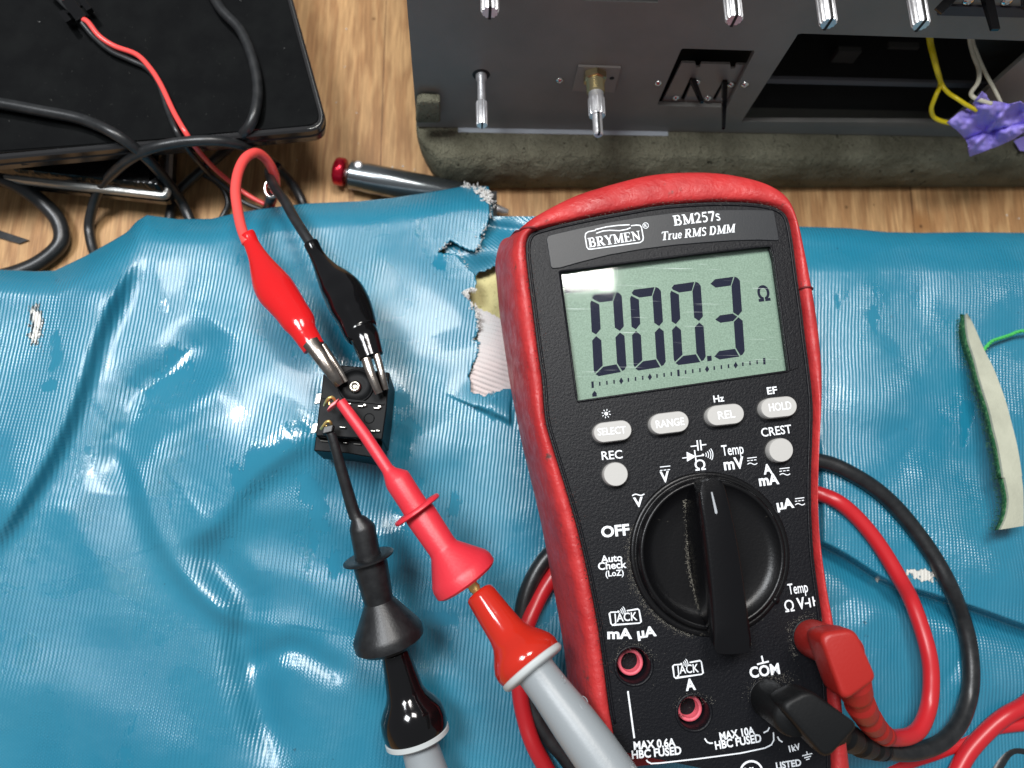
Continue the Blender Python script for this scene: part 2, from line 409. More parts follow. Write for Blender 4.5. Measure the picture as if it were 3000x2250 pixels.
    bp = N.new('ShaderNodeBump'); bp.inputs['Distance'].default_value = .08*S; L.new(n1.outputs['Fac'], bp.inputs['Height']); L.new(bp.outputs[0], b.inputs['Normal'])
    return m
WOOD = woodmat()

FILMS = [(800, 1330, 15, 5, .72), (1185, 1290, 4, 9, 0), (1200, 1470, 4.5, 8, .1), (925, 1500, 3, 8, 0), (635, 1600, 2.2, 4, -.2), (1010, 1010, 3, 6, .3), (965, 1650, 2, 5, 0), (480, 1100, 6, 11, -.5), (700, 1400, 3, 6, .4), (900, 1420, 4, 5, 0), (1170, 1160, 3, 4, 0), (1290, 760, 2, 3, 0), (1330, 1480, 2, 6, 0), (1290, 1820, 5, 3, 0), (700, 1220, 3, 2.5, 0), (140, 1130, 3, 2, 0)]
def vinylmat(name, ribs=True, base=(.012, .174, .278), white=False, spots=()):
    m = bpy.data.materials.new(name); m.use_nodes = True; nt = m.node_tree; N = nt.nodes; L = nt.links
    b = N['Principled BSDF']; tc = N.new('ShaderNodeTexCoord')
    def nz(scale, det=4, co='Object', dist=0):
        n = N.new('ShaderNodeTexNoise'); n.inputs['Scale'].default_value = scale; n.inputs['Detail'].default_value = det; n.inputs['Distortion'].default_value = dist
        L.new(tc.outputs[co], n.inputs['Vector']); return n
    def mr(src, a, c, d, e):
        r = N.new('ShaderNodeMapRange'); L.new(src, r.inputs['Value'])
        for k, v in zip(('From Min', 'From Max', 'To Min', 'To Max'), (a, c, d, e)): r.inputs[k].default_value = v
        return r.outputs[0]
    def math_(op, a, c=None):
        x = N.new('ShaderNodeMath'); x.operation = op
        for i, q in enumerate((a, c)):
            if q is None: continue
            if isinstance(q, (int, float)): x.inputs[i].default_value = q
            else: L.new(q, x.inputs[i])
        return x.outputs[0]
    sep = N.new('ShaderNodeSeparateXYZ'); L.new(tc.outputs['UV'], sep.inputs[0])
    wob = nz(.05, 3, 'UV')
    ph = math_('ADD', math_('MULTIPLY', sep.outputs[0], 2*math.pi/(1.12 if not white else 1.5)), math_('MULTIPLY', wob.outputs['Fac'], 9))
    sn = math_('SINE', ph)
    rib = math_('POWER', math_('ADD', math_('MULTIPLY', sn, .5), .5), .8)
    # weave breaks the ribs up along their length
    sv = math_('SINE', math_('MULTIPLY', sep.outputs[1], 2*math.pi/.9))
    weave = math_('MULTIPLY', math_('MULTIPLY', sn, sv), .18)
    # flattened, smooth film patches with ragged borders along the ribs
    mpp = N.new('ShaderNodeMapping'); mpp.inputs['Scale'].default_value = (.055, .024, 1); L.new(tc.outputs['UV'], mpp.inputs['Vector'])
    pn = N.new('ShaderNodeTexNoise'); pn.inputs['Scale'].default_value = 1; pn.inputs['Detail'].default_value = 9; pn.inputs['Roughness'].default_value = .62; L.new(mpp.outputs[0], pn.inputs['Vector'])
    film = mr(math_('ADD', pn.outputs['Fac'], math_('MULTIPLY', sn, .012)), .615, .64, 0, 1)
    if not white:
        so = N.new('ShaderNodeVectorMath'); so.operation = 'MULTIPLY'; so.inputs[1].default_value = (1, 1, 0); L.new(tc.outputs['Object'], so.inputs[0])
        nzf = mr(math_('ADD', nz(260, 7).outputs['Fac'], math_('MULTIPLY', sn, .05)), .3, .7, -.55, .55)
        for (fx, fy, rx, ry, rot) in FILMS:
            c_ = PZ(fx, fy, 25); mp = N.new('ShaderNodeMapping'); mp.vector_type = 'TEXTURE'; mp.inputs['Location'].default_value = (c_[0]*S, c_[1]*S, 0)
            mp.inputs['Rotation'].default_value = (0, 0, rot); mp.inputs['Scale'].default_value = (rx*S, ry*S, 1); L.new(so.outputs[0], mp.inputs['Vector'])
            ln = N.new('ShaderNodeVectorMath'); ln.operation = 'LENGTH'; L.new(mp.outputs[0], ln.inputs[0])
            film = math_('MAXIMUM', film, mr(math_('ADD', ln.outputs['Value'], nzf), .93, 1.0, 1, 0))
    worn = math_('MULTIPLY', mr(nz(55, 4).outputs['Fac'], .36, .56, .45, 1.0), mr(film, 0, 1, 1, .22))
    hgt = math_('MULTIPLY', math_('ADD', rib, weave), worn)
    bp1 = N.new('ShaderNodeBump'); bp1.inputs['Distance'].default_value = (.135 if not white else .30)*S; L.new(hgt, bp1.inputs['Height'])
    bp2 = N.new('ShaderNodeBump'); bp2.inputs['Distance'].default_value = .13*S; L.new(nz(260, 4).outputs['Fac'], bp2.inputs['Height']); L.new(bp2.outputs[0], bp1.inputs['Normal'])
    bp3 = N.new('ShaderNodeBump'); bp3.inputs['Distance'].default_value = .5*S; L.new(nz(38, 3).outputs['Fac'], bp3.inputs['Height']); L.new(bp3.outputs[0], bp2.inputs['Normal'])
    L.new(bp1.outputs[0], b.inputs['Normal'])
    mixn = N.new('ShaderNodeMix'); mixn.data_type = 'RGBA'; L.new(mr(nz(30, 5).outputs['Fac'], .3, .7, 0, 1), mixn.inputs['Factor'])
    mixn.inputs['A'].default_value = (*base, 1); mixn.inputs['B'].default_value = (base[0]*1.6+.006, base[1]*1.15, base[2]*1.08, 1)
    prev = mixn.outputs['Result']
    dk = N.new('ShaderNodeMix'); dk.data_type = 'RGBA'; L.new(mr(nz(420, 5).outputs['Fac'], .72, .76, 0, .75), dk.inputs['Factor'])
    L.new(prev, dk.inputs['A']); dk.inputs['B'].default_value = (.012, .07, .11, 1); prev = dk.outputs['Result']
    sepo = N.new('ShaderNodeVectorMath'); sepo.operation = 'MULTIPLY'; sepo.inputs[1].default_value = (1, 1, 0); L.new(tc.outputs['Object'], sepo.inputs[0])
    for (x, y, rx, ry, rot, kind) in spots:      # worn-through places: centre mm, radii mm
        mp = N.new('ShaderNodeMapping'); mp.vector_type = 'TEXTURE'; mp.inputs['Location'].default_value = (x*S, y*S, 0)
        mp.inputs['Rotation'].default_value = (0, 0, rot); mp.inputs['Scale'].default_value = (rx*S, ry*S, 1); L.new(sepo.outputs[0], mp.inputs['Vector'])
        ln = N.new('ShaderNodeVectorMath'); ln.operation = 'LENGTH'; L.new(mp.outputs[0], ln.inputs[0])
        dd = math_('ADD', ln.outputs['Value'], mr(nz(500, 5).outputs['Fac'], .3, .7, -.55, .55))
        dd = math_('ADD', dd, math_('MULTIPLY', sn, .12))
        f1 = mr(dd, .75, .95, 1, 0)
        x1 = N.new('ShaderNodeMix'); x1.data_type = 'RGBA'; L.new(f1, x1.inputs['Factor']); L.new(prev, x1.inputs['A']); x1.inputs['B'].default_value = (.02, .035, .04, 1)
        f2 = mr(dd, .30, .5, 1, 0) if kind == 0 else mr(dd, .7, .85, 1, 0)
        x2 = N.new('ShaderNodeMix'); x2.data_type = 'RGBA'; L.new(f2, x2.inputs['Factor']); L.new(x1.outputs['Result'], x2.inputs['A']); x2.inputs['B'].default_value = (.62, .61, .56, 1)
        prev = x2.outputs['Result']
    L.new(prev, b.inputs['Base Color'])
    rb_ = mr(nz(48, 5, dist=.5).outputs['Fac'], .42, .58, .23, .37)
    L.new(math_('MULTIPLY', rb_, mr(film, 0, 1, 1, .35)), b.inputs['Roughness'])
    if white: b.inputs['Roughness'].default_value = .9
    b.inputs['Specular IOR Level'].default_value = .85 if not white else .2
    if not white: b.inputs['Coat Weight'].default_value = .22; b.inputs['Coat Roughness'].default_value = .13
    else:
        for l in list(b.inputs['Roughness'].links): L.remove(l)
    return m
_a = PZ(108, 960, 22); _b = PZ(2655, 1683, 14)
VINYL = vinylmat('blue_ribbed_vinyl', spots=((_a[0], _a[1], 2.6, 7.5, .15, 0), (_b[0]+1, _b[1], 5.5, 2.0, -.2, 1), (PZ(2590, 1692, 14)[0], PZ(2590, 1692, 14)[1], 1.6, 1.3, 0, 1)))
CANVAS = vinylmat('white_canvas_backing', base=(.50, .54, .54), white=True)

# ------------------------------------------------------------------ tabletop
t = 900
mk('tabletop', [(-t, -t, 0), (t, -t, 0), (t, t, 0), (-t, t, 0), (-t, -t, -30), (t, -t, -30), (t, t, -30), (-t, t, -30)],
   [(0, 1, 2, 3), (7, 6, 5, 4), (0, 4, 5, 1), (1, 5, 6, 2), (2, 6, 7, 3), (3, 7, 4, 0)], WOOD, smooth=False)
tag(bpy.data.objects['tabletop'], 'light pine wooden workbench top with fine grain and narrow board seams', None, kind='structure')

# ------------------------------------------------------------------ meter frame (used by the mat too)
_n = nrm((-.02, -.10, 1))
_o = np.array([60., 30, 55+.02*60+.10*30])
def _hit(px, py):
    v = ray(px, py); t_ = ((_o-CAM)@_n)/(v@_n); return CAM+v*t_
_bl, _br = _hit(*zp('G', 607, 1505)), _hit(*zp('G', 1885, 1320))
_ex = nrm(_br-_bl); MF = Frame(_o, _ex, np.cross(_n, _ex), _n)

# ------------------------------------------------------------------ the blue padded cover
def sstep(a, b, x): t_ = np.clip((x-a)/(b-a), 0, 1); return t_*t_*(3-2*t_)
def pdist(X, Y, poly):
    best = np.full(X.shape, 1e9); sg = np.zeros(X.shape); tt = np.zeros(X.shape)
    P_ = [np.array(p, float) for p in poly]; Ls = [np.linalg.norm(P_[i+1]-P_[i]) for i in range(len(P_)-1)]; tot = sum(Ls); acc = 0
    for i in range(len(P_)-1):
        a, b = P_[i], P_[i+1]; d = (b-a)/Ls[i]
        u = np.clip(((X-a[0])*d[0]+(Y-a[1])*d[1]), 0, Ls[i])
        dx = X-a[0]-u*d[0]; dy = Y-a[1]-u*d[1]; r = np.hypot(dx, dy); c = d[0]*(Y-a[1])-d[1]*(X-a[0])
        m_ = r < best; best = np.where(m_, r, best); sg = np.where(m_, np.sign(c), sg); tt = np.where(m_, (acc+u)/tot, tt); acc += Ls[i]
    return best, sg, tt
def smooth_poly(p, n=6): return [tuple(q) for q in catmull(p, n)]
RIDGES = [  # poly, amp mm, width on + side (right of travel when going down), width on - side, taper
    # long crease running down the left side
    ([(400, 720), (330, 850), (270, 980), (225, 1120), (165, 1270), (80, 1420), (0, 1540), (-80, 1640)], 6.0, 120, 30),
    ([(360, 800), (520, 735), (640, 760), (760, 830), (900, 880)], 3.0, 80, 70),
    ([(-60, 860), (90, 845), (230, 860), (330, 900)], 2.0, 60, 60),
    ([(335, 1262), (400, 1235), (470, 1200), (560, 1165), (700, 1120)], 2.2, 45, 55),
    ([(340, 1270), (400, 1360), (440, 1480), (480, 1580), (560, 1700), (680, 1800), (820, 1830)], 3.2, 30, 120),
    ([(930, 1240), (860, 1300), (760, 1370), (680, 1450), (610, 1540), (520, 1580)], 3.6, 90, 40),
    ([(620, 1560), (760, 1500), (900, 1500), (1040, 1560), (1200, 1620)], 1.6, 50, 50),
    ([(640, 1680), (800, 1680), (950, 1730), (1100, 1800), (1260, 1850)], 1.6, 60, 45),
    ([(700, 1840), (850, 1860), (1000, 1950), (1200, 2000), (1350, 2030)], 2.2, 90, 55),
    ([(-60, 2050), (150, 2020), (300, 2080), (480, 2200), (600, 2300)], 2.0, 90, 80),
    ([(140, 1440), (250, 1560), (330, 1720), (320, 1900)], 1.5, 60, 80),
    ([(560, 930), (700, 960), (850, 1060), (1000, 1100)], 1.4, 60, 60),
    ([(960, 1000), (1060, 1060), (1180, 1130), (1260, 1260)], 1.5, 60, 60),
    ([(1080, 740), (1200, 800), (1320, 900), (1360, 1020)], 1.6, 80, 60),
    ([(1000, 1290), (1100, 1330), (1240, 1330), (1380, 1300)], 1.4, 50, 60),
    # right-hand part
    ([(2420, 760), (2520, 900), (2560, 1100), (2640, 1260)], 2.2, 120, 90),
    ([(2400, 1130), (2560, 1190), (2760, 1240), (3080, 1330)], 2.2, 60, 110),
    ([(2420, 1420), (2560, 1380), (2700, 1480), (2860, 1640), (3080, 1760)], 2.6, 50, 90),
    ([(2650, 1330), (2750, 1420), (2900, 1500), (3100, 1560)], 1.6, 40, 60),
    ([(2700, 830), (2850, 860), (3080, 880)], 1.4, 80, 60),
    ([(2500, 1750), (2560, 1900), (2600, 2100), (2620, 2300)], 2.0, 90, 60),
    ([(2800, 1950), (2900, 2000), (3080, 2040)], 2.0, 60, 60),
]
VALLEYS = [
    ([(640, 950), (540, 1080), (420, 1160), (370, 1300), (350, 1450)], 3.6, 75),
    ([(560, 1560), (640, 1660), (720, 1760), (720, 1900), (760, 2050), (820, 2260)], 4.0, 65),
    ([(1180, 1240), (1130, 1400), (1150, 1560)], 1.5, 60),
    ([(700, 1960), (850, 1900), (960, 1950), (1040, 1990)], 2.0, 45),
]
def _ridge(X, Y, poly, amp, wp, wn):
    p = smooth_poly(poly, 4); d, s, tt = pdist(X, Y, p); w = np.where(s > 0, wp, wn)
    return amp*np.exp(-(d/w)**2*1.2)*sstep(0, .22, tt+.04)*(1-sstep(.8, 1.04, tt))
TOPL = [(-200, 800), (0, 790), (95, 795), (160, 793), (250, 750), (330, 705), (372, 680), (400, 648), (430, 630), (520, 642), (620, 641), (700, 622), (800, 607), (900, 596), (1050, 590), (1150, 580), (1300, 556), (1360, 545), (1432, 546), (1448, 632), (1530, 632), (1700, 636), (2350, 664), (2480, 668), (2600, 680), (2700, 682), (2850, 680), (3000, 682), (3300, 690)]
_tx = np.array([p[0] for p in TOPL], float); _ty = np.array([p[1] for p in TOPL], float)
def topy(X): return np.interp(X, _tx, _ty)
def cover_z(X, Y):
    X = np.asarray(X, float); Y = np.asarray(Y, float)
    yy = (1690-Y)*.105; base = 15+.075*yy
    z = base.copy() if hasattr(base, 'copy') else base
    mask = 1-.8*sstep(1500, 1620, X)*(1-sstep(2330, 2420, X))*sstep(480, 600, Y)
    r = np.zeros(X.shape)
    for q in RIDGES: r = r+_ridge(X, Y, q[0], q[1]*(.92 if q[1] > 3 else .58), q[2]*1.3, q[3]*1.3)
    for p, a, w in VALLEYS: r = r-_ridge(X, Y, p, a, w, w)
    # overlapped crease on the right: upper cloth lies over the lower
    d, s, tt = pdist(X, Y, smooth_poly([(2300, 1560), (2400, 1590), (2480, 1630), (2600, 1705), (2720, 1742), (2850, 1782), (3000, 1836), (3200, 1900)], 4))
    sd = d*s
    r = r+5.5*np.exp(-(d/260)**2)*(1-sstep(-8, 8, sd)) - 4.5*np.exp(-(d/55)**2)*sstep(-8, 8, sd)
    # bulge under the switch block
    r = r+7.5*np.exp(-(((X-900)/430)**2+((Y-1180)/330)**2))
    r = r+2.2*np.exp(-(((X-620)/130)**2+((Y-1250)/150)**2))
    # flap tail at the torn middle
    dd, ss, t2 = pdist(X, Y, [(1400, 1195), (1470, 1225), (1540, 1265), (1640, 1320)])
    r = r+2.4*np.exp(-(dd/60)**2)*(1-sstep(-9, 9, dd*ss))
    z = z+r*mask
    # rounded back edge
    e = Y-topy(X); drop = np.where((X > 1440), 4., 7.); wdt = np.where(X > 1440, 50., 80.)
    z = z-drop*(1-np.clip(e/wdt, 0, 1))**2.2
    z = np.where((X > 1436) & (Y < 800), z-3.0*(1-sstep(700, 800, Y)), z)
    # nothing may poke into the meter
    inm = sstep(1460, 1500, X)*(1-sstep(2400, 2440, X))
    z = np.where(inm > 0, np.minimum(z, 15.5+.085*yy+(1-inm)*20), z)
    return np.maximum(z, 1.5)
TEAR = [(1452, 500), (1437, 575), (1447, 600), (1440, 622), (1428, 655), (1412, 690), (1405, 722), (1388, 738), (1350, 722), (1318, 706), (1300, 722), (1280, 741), (1310, 742), (1338, 741), (1350, 762), (1372, 786), (1392, 800), (1398, 828), (1392, 848), (1363, 856), (1372, 872), (1392, 905), (1400, 930), (1404, 960), (1398, 980), (1382, 998), (1404, 1002), (1402, 1030), (1388, 1060), (1375, 1100), (1380, 1150), (1420, 1160), (1480, 1140), (1600, 1140), (1600, 640), (1600, 500)]
def inpoly(x, y, poly):
    c = False; j = len(poly)-1
    for i in range(len(poly)):
        xi, yi = poly[i]; xj, yj = poly[j]
        if (yi > y) != (yj > y) and x < (xj-xi)*(y-yi)/(yj-yi)+xi: c = not c
        j = i
    return c
def jag(x, y, a=5): return (x+a*mnoise.noise(Vector((x/14, y/14, 0)))+a*.6*mnoise.noise(Vector((x/5, y/5, 3))), y+a*mnoise.noise(Vector((x/14, y/14, 7))))

mat_root = empty('padded_cushion', (20, 40, 0), 'torn blue ribbed vinyl cushion cover lying rumpled over the workbench under the multimeter', 'cushion')
def sheet(name, xs, rows, zfun, topf, ymax, material, parent, hole=None, hem=True, rot=0.0, keep=None, pw=1.0):
    nx = len(xs); V = []; UV = []; info = []
    tr = np.linspace(0, 1, rows)**pw
    X = np.tile(xs, (rows, 1)); T = topf(xs); Yp = T[None, :]+(ymax-T)[None, :]*tr[:, None]
    Zz = zfun(X, Yp)
    cr, sr = math.cos(rot), math.sin(rot)
    extra = [(4.5, 4.0), (2.5, -99)] if hem else []
    back = []
    for (dy, dz) in reversed(extra):
        for i in range(nx):
            p = PZ(X[0, i], Yp[0, i], Zz[0, i]); tot = dy
            z_ = max(p[2]-4.0, .8) if dz == 4.0 else .4
            off = 1.6 if dz == 4.0 else 1.2
            back.append((np.array([p[0], p[1]+off, z_]), (p[0], p[1]+8)))
    for p, u in back: V.append(p); UV.append((u[0]*cr+u[1]*sr, -u[0]*sr+u[1]*cr)); info.append(None)
    for j in range(rows):
        for i in range(nx):
            p = PZ(X[j, i], Yp[j, i], Zz[j, i]); V.append(p); UV.append((p[0]*cr+p[1]*sr, -p[0]*sr+p[1]*cr)); info.append((X[j, i], Yp[j, i]))
    R_ = rows+(2 if hem else 0); Fc = []
    for j in range(R_-1):
        for i in range(nx-1):
            a = j*nx+i; q = info[a] or (xs[i], T[i])
            nxq = info[a+nx+1] or q
            if hole and 1270 < q[0] < 1620 and q[1] < 1180:
                if inpoly(*jag((q[0]+nxq[0])/2, (q[1]+nxq[1])/2), hole): continue
            if keep:
                if not inpoly(*jag((q[0]+nxq[0])/2, (q[1]+nxq[1])/2, 4), keep): continue
            Fc.append((a, a+nx, a+nx+1, a+1))
    o = mk(name, V, Fc, material, parent, uv=UV, recalc=False)
    return o
xs = np.concatenate([np.arange(-190, 1260, 9.), np.arange(1260, 1520, 3.5), np.arange(1520, 2380, 12.), np.arange(2380, 3060, 5.), np.arange(3060, 3230, 15.)])
cov = sheet('vinyl_cover', xs, 470, cover_z, topy, 2420, VINYL, mat_root, hole=TEAR, rot=-.09)
sol = cov.modifiers.new('thickness', 'SOLIDIFY'); sol.thickness = .9*S; sol.offset = -1
# blue lining strap visible through the tear
def strap_z(X, Y):
    return 17.5+2.6*np.exp(-(((Y-735)/38)**2))-1.6*np.exp(-(((Y-665-.15*(X-1440))/16)**2))+1.2*np.sin((X*.9+Y*.6)/22)*.35-.0*X
ZS = strap_z
sheet('inner_vinyl', np.arange(1290, 1640, 4.), 60, ZS, lambda x: np.full(x.shape, 634.), 860, VINYL, mat_root,
      keep=[(1290, 690), (1400, 600), (1640, 600), (1640, 800), (1500, 775), (1448, 778), (1425, 792), (1395, 800), (1350, 790), (1310, 760)], hem=False, rot=.9)
sheet('yellow_foam', np.arange(1270, 1620, 6.), 60, lambda X, Y: 13+0*X+.8*np.sin(X/17)*np.sin(Y/13), lambda x: np.full(x.shape, 690.), 1060, YFOAM, mat_root, hem=False)
FLAP = [(1392, 880), (1400, 905), (1430, 915), (1472, 935), (1560, 985), (1600, 1000), (1600, 1180), (1512, 1166), (1482, 1158), (1462, 1180), (1430, 1190), (1385, 1182), (1358, 1163), (1334, 1152), (1345, 1142), (1368, 1136), (1378, 1110), (1388, 1075), (1402, 1030), (1398, 1000), (1404, 960), (1395, 920)]
sheet('canvas_flap', np.arange(1310, 1620, 3.5), 100, lambda X, Y: cover_z(X, Y)*0+21.2+1.0*np.sin((Y+.5*X)/45)+.0*X-.012*(Y-1000)*(Y > 1000), lambda x: np.full(x.shape, 860.), 1200, CANVAS, mat_root, keep=FLAP, hem=False, rot=1.25)
# black sheet put in as the shade inside the rip
sheet('rip_shadow_sheet', np.arange(1270, 1460, 6.), 30, lambda X, Y: 12+0*X, lambda x: np.full(x.shape, 560.), 800, DARK, mat_root, hem=False)
# frayed threads along the rip
fa = Acc()
def tuft(pts, n, z0, ln, wd=.12):
    pl = [np.array(p) for p in pts]
    for _ in range(n):
        i = random.randrange(len(pl)-1); q = pl[i]+(pl[i+1]-pl[i])*random.random()
        z = (z0 if z0 else float(cover_z(q[0]-10, q[1])))+random.uniform(-.3, .5)
        p = PZ(q[0]+random.gauss(0, 3.5), q[1]+random.gauss(0, 3.5), z); a = random.uniform(0, 6.28); l = random.uniform(.4, 1)*ln
        d = np.array([math.cos(a)*l, math.sin(a)*l, random.uniform(-.3, .8)*l])
        mid = p+d*.5+np.array([random.uniform(-.3, .3), random.uniform(-.3, .3), .2])
        fa.add(*tube_geo([p, mid, p+d], [wd, wd*.9, wd*.5], 4))
tuft([(1355, 545), (1375, 548), (1400, 552), (1420, 566), (1438, 575)], 120, None, 1.6, .2)
tuft([(1400, 560), (1436, 590)], 90, None, 1.9, .26)
tuft([(1438, 575), (1447, 600), (1428, 655), (1412, 690), (1405, 722), (1388, 738)], 60, None, .9)
tuft([(1280, 741), (1310, 715), (1350, 745), (1372, 786)], 30, None, .7)
tuft([(1392, 848), (1363, 856), (1372, 872), (1398, 920), (1404, 960)], 110, None, 1.3, .18)
tuft([(1404, 960), (1382, 998), (1402, 1030), (1375, 1100)], 50, 21.5, 1.0)
tuft([(1334, 1150), (1358, 1163), (1385, 1182), (1430, 1190), (1470, 1175)], 70, 20.5, 1.0, .16)
fa.mk('frayed_edge', FRAY, mat_root)

# ------------------------------------------------------------------ stacked devices and cables, upper left
def rounded_px(pts, rad, n=6):
    out = []; m_ = len(pts)
    for i, (p, r) in enumerate(zip(pts, rad)):
        p = np.array(p, float); a = np.array(pts[i-1], float); b = np.array(pts[(i+1) % m_], float)
        if r == 0: out.append(tuple(p)); continue
        da = (a-p)/np.linalg.norm(a-p); db = (b-p)/np.linalg.norm(b-p); s, e = p+da*r, p+db*r
        for k in range(n+1):
            t_ = k/n; out.append(tuple((1-t_)**2*s+2*t_*(1-t_)*p+t_*t_*e))
    return out
lap = empty('laptop', (-110, 150, 0), 'large glossy black laptop lying closed on a smaller device, black cables over it', 'laptop')
lo = rounded_px([(-500, -300), (775, -300), (962, 375), (-500, 508)], [0, 0, 62, 0], 10)
t3 = [PZ(x, y, 34) for x, y in lo]; c0 = sum(t3)/len(t3)
def inset(pts, d):
    out = []; n_ = len(pts)
    for i in range(n_):
        a, p, b = pts[i-1], pts[i], pts[(i+1) % n_]
        e1 = nrm(p-a); e2 = nrm(b-p); n1 = np.array([e1[1], -e1[0], 0]); n2 = np.array([e2[1], -e2[0], 0])
        nn = nrm(n1+n2); k = 1/max(nn@n1, .5); out.append(p+nn*d*k)
    return out
sgn = 1 if np.linalg.norm(inset(t3, 3)[12]-c0) < np.linalg.norm(t3[12]-c0) else -1
def lower(pts, z): return [np.array([p[0], p[1], z]) for p in pts]
# body: rounded underside
def loft(loops):
    n_ = len(loops[0]); V = []; Fc = []
    for L_ in loops: V += list(L_)
    for j in range(len(loops)-1):
        for i in range(n_): Fc.append((j*n_+i, j*n_+(i+1) % n_, (j+1)*n_+(i+1) % n_, (j+1)*n_+i))
    Fc += [tuple(range(n_)), tuple((len(loops)-1)*n_+i for i in range(n_))]
    return V, Fc
i_ = lambda d: inset(t3, sgn*d)
mk('body', *loft([lower(i_(2.6), 33.4), lower(i_(.6), 33.5), lower(i_(0), 33.0), lower(i_(.3), 30.2), lower(i_(.0), 29.8), lower(i_(.6), 26.5), lower(i_(4), 24.2)]), LAPSIDE, lap, auto=35)
mk('edge_highlight', *tube_geo([np.array([p[0], p[1], 33.35]) for p in i_(.75)[1:-1]], .16, 8), mat('edge_highlight_grey', (.5, .5, .48), .3, .8), lap)  # pale tube added as the bright highlight line of the laptop edge
mk('lid', *loft([lower(i_(2.2), 33.9), lower(i_(1.9), 33.9), lower(i_(1.7), 33.6), lower(i_(1.7), 32)]), GLOSSBLK, lap, auto=35)
# slot in the front edge
for (x0, y0, x1, y1) in ((560, 408, 830, 398), (60, 478, 190, 456)):
    a, b = PZ(x0, y0, 29.9), PZ(x1, y1, 29.9); d = b-a
    mk('port_slot', *box_geo(a+np.array([0, -.25, -1.1]), d, (0, .5, 0), (0, 0, .7)), DARK, lap, smooth=False)
# raised smooth strip on the lid (lower left)
pl = zl('A', [(0, 870), (820, 800), (1030, 780), (1060, 835), (700, 862), (0, 915)])
mk('lid_strip', *zprism(pl, 34.15, 33.6), GLOSSBLK, lap, smooth=False)
tab = empty('media_case', (-120, 125, 0), 'smaller glossy black case with silver rim underneath the laptop', 'case')
tp = rounded_px([(-400, 300), (500, 300), zp('A', 1045, 1200), (-400, 440)], [0, 0, 30, 0], 8)
tw = [PZ(x, y, 19) for x, y in tp]
tp2 = [zp('A', 60, 1060), zp('A', 300, 1000), zp('A', 1040, 930), zp('A', 1020, 1100), zp('A', 1000, 1150), zp('A', 900, 1165), zp('A', 500, 1115)]
tz = rounded_px([(-60, 430), (505, 400), zp('A', 1030, 1205), (-60, 520)], [0, 0, 34, 0], 8)
tw = [PZ(x, y, 15) for x, y in tz]; sg2 = 1 if np.linalg.norm(inset(tw, 3)[10]-sum(tw)/len(tw)) < np.linalg.norm(tw[10]-sum(tw)/len(tw)) else -1
j_ = lambda d, z: lower(inset(tw, sg2*d), z)
mk('case_body', *loft([j_(5, 19.5), j_(2.5, 19.2), j_(1.6, 17.2), j_(1.6, 15.2)]), LEATH, tab, auto=50)
mk('silver_rim', *loft([j_(1.8, 15.2), j_(.6, 15.0), j_(0, 13.6), j_(.4, 12.2), j_(1.5, 11.6)]), RIM, tab, auto=50)
mk('base', *loft([j_(1.5, 11.7), j_(.2, 11.4), j_(.2, 9.2), j_(3, 8.0)]), LEATH, tab, auto=50)
for (x, y) in ((-100, 470), (250, 480)):
    p = PZ(x, y, 4); mk('foot', *disc_geo((p[0], p[1]+6, 0), (0, 0, 1), 5, 5, 8.5), BLACK_RUB, tab)

c1 = cable('power_cable', [(615, -30, 36), (650, 30, 36), (705, 90, 36), (742, 180, 36), (755, 270, 36), (740, 350, 36), (705, 400, 31), (650, 450, 14), (590, 500, 7), (530, 555, 4), (505, 600, 3), (495, 650, 2.5)], 1.65, BLACK_RUB, n=8)
tag(c1, 'black cable hanging over the right part of the laptop lid down to the cloth', 'cable', 'black rubber cables over the laptop')
c2 = cable('power_cable', [(-60, 296, 36.5), (0, 303, 36.5), (120, 325, 36.5), (240, 350, 36.5), (340, 395, 37), (420, 455, 30), (480, 520, 18), (530, 590, 7), (560, 650, 4)], 1.75, BLACK_RUB)
tag(c2, 'black cable crossing the laptop lid from the left picture edge down to the cloth', 'cable', 'black rubber cables over the laptop')
c3 = cable('power_cable', [(285, 760, 2.5), (268, 715, 2.5), (262, 650, 4), (290, 560, 12), (350, 490, 24), (430, 440, 33), (520, 418, 35), (620, 412, 35), (705, 425, 30), (780, 462, 18), (845, 525, 7), (880, 580, 3), (900, 630, 2.5)], 1.65, BLACK_RUB)
tag(c3, 'black cable bent in a wide arch in front of the laptop edge', 'cable', 'black rubber cables over the laptop')
c4 = cable('power_cable', [(-60, 500, 13), (0, 520, 13), (60, 548, 11), (125, 595, 7), (172, 650, 5), (178, 710, 4), (130, 760, 3.2), (60, 795, 3), (-40, 822, 3)], 2.6, BLACK_RUB)
tag(c4, 'thickest black cable curving in a half loop at the left picture edge', 'cable')
c5 = cable('signal_wire', [(585, 505, 6), (630, 530, 5), (658, 560, 4), (668, 595, 3), (660, 620, 2), (645, 645, 1.5)], 1.0, BLACK_RUB)
tag(c5, 'thin black wire bending down to the cloth edge beside the red wire', 'wire')
st = zl('A', [(-60, 1395), (0, 1400), (175, 1458), (115, 1480), (0, 1446), (-60, 1430)])
tag(mk('tape_scrap', *zprism(st, .9, .45), BLACK_RUB, smooth=False), 'flat pointed black strip of tape on the wood inside the thick cable loop', 'tape')

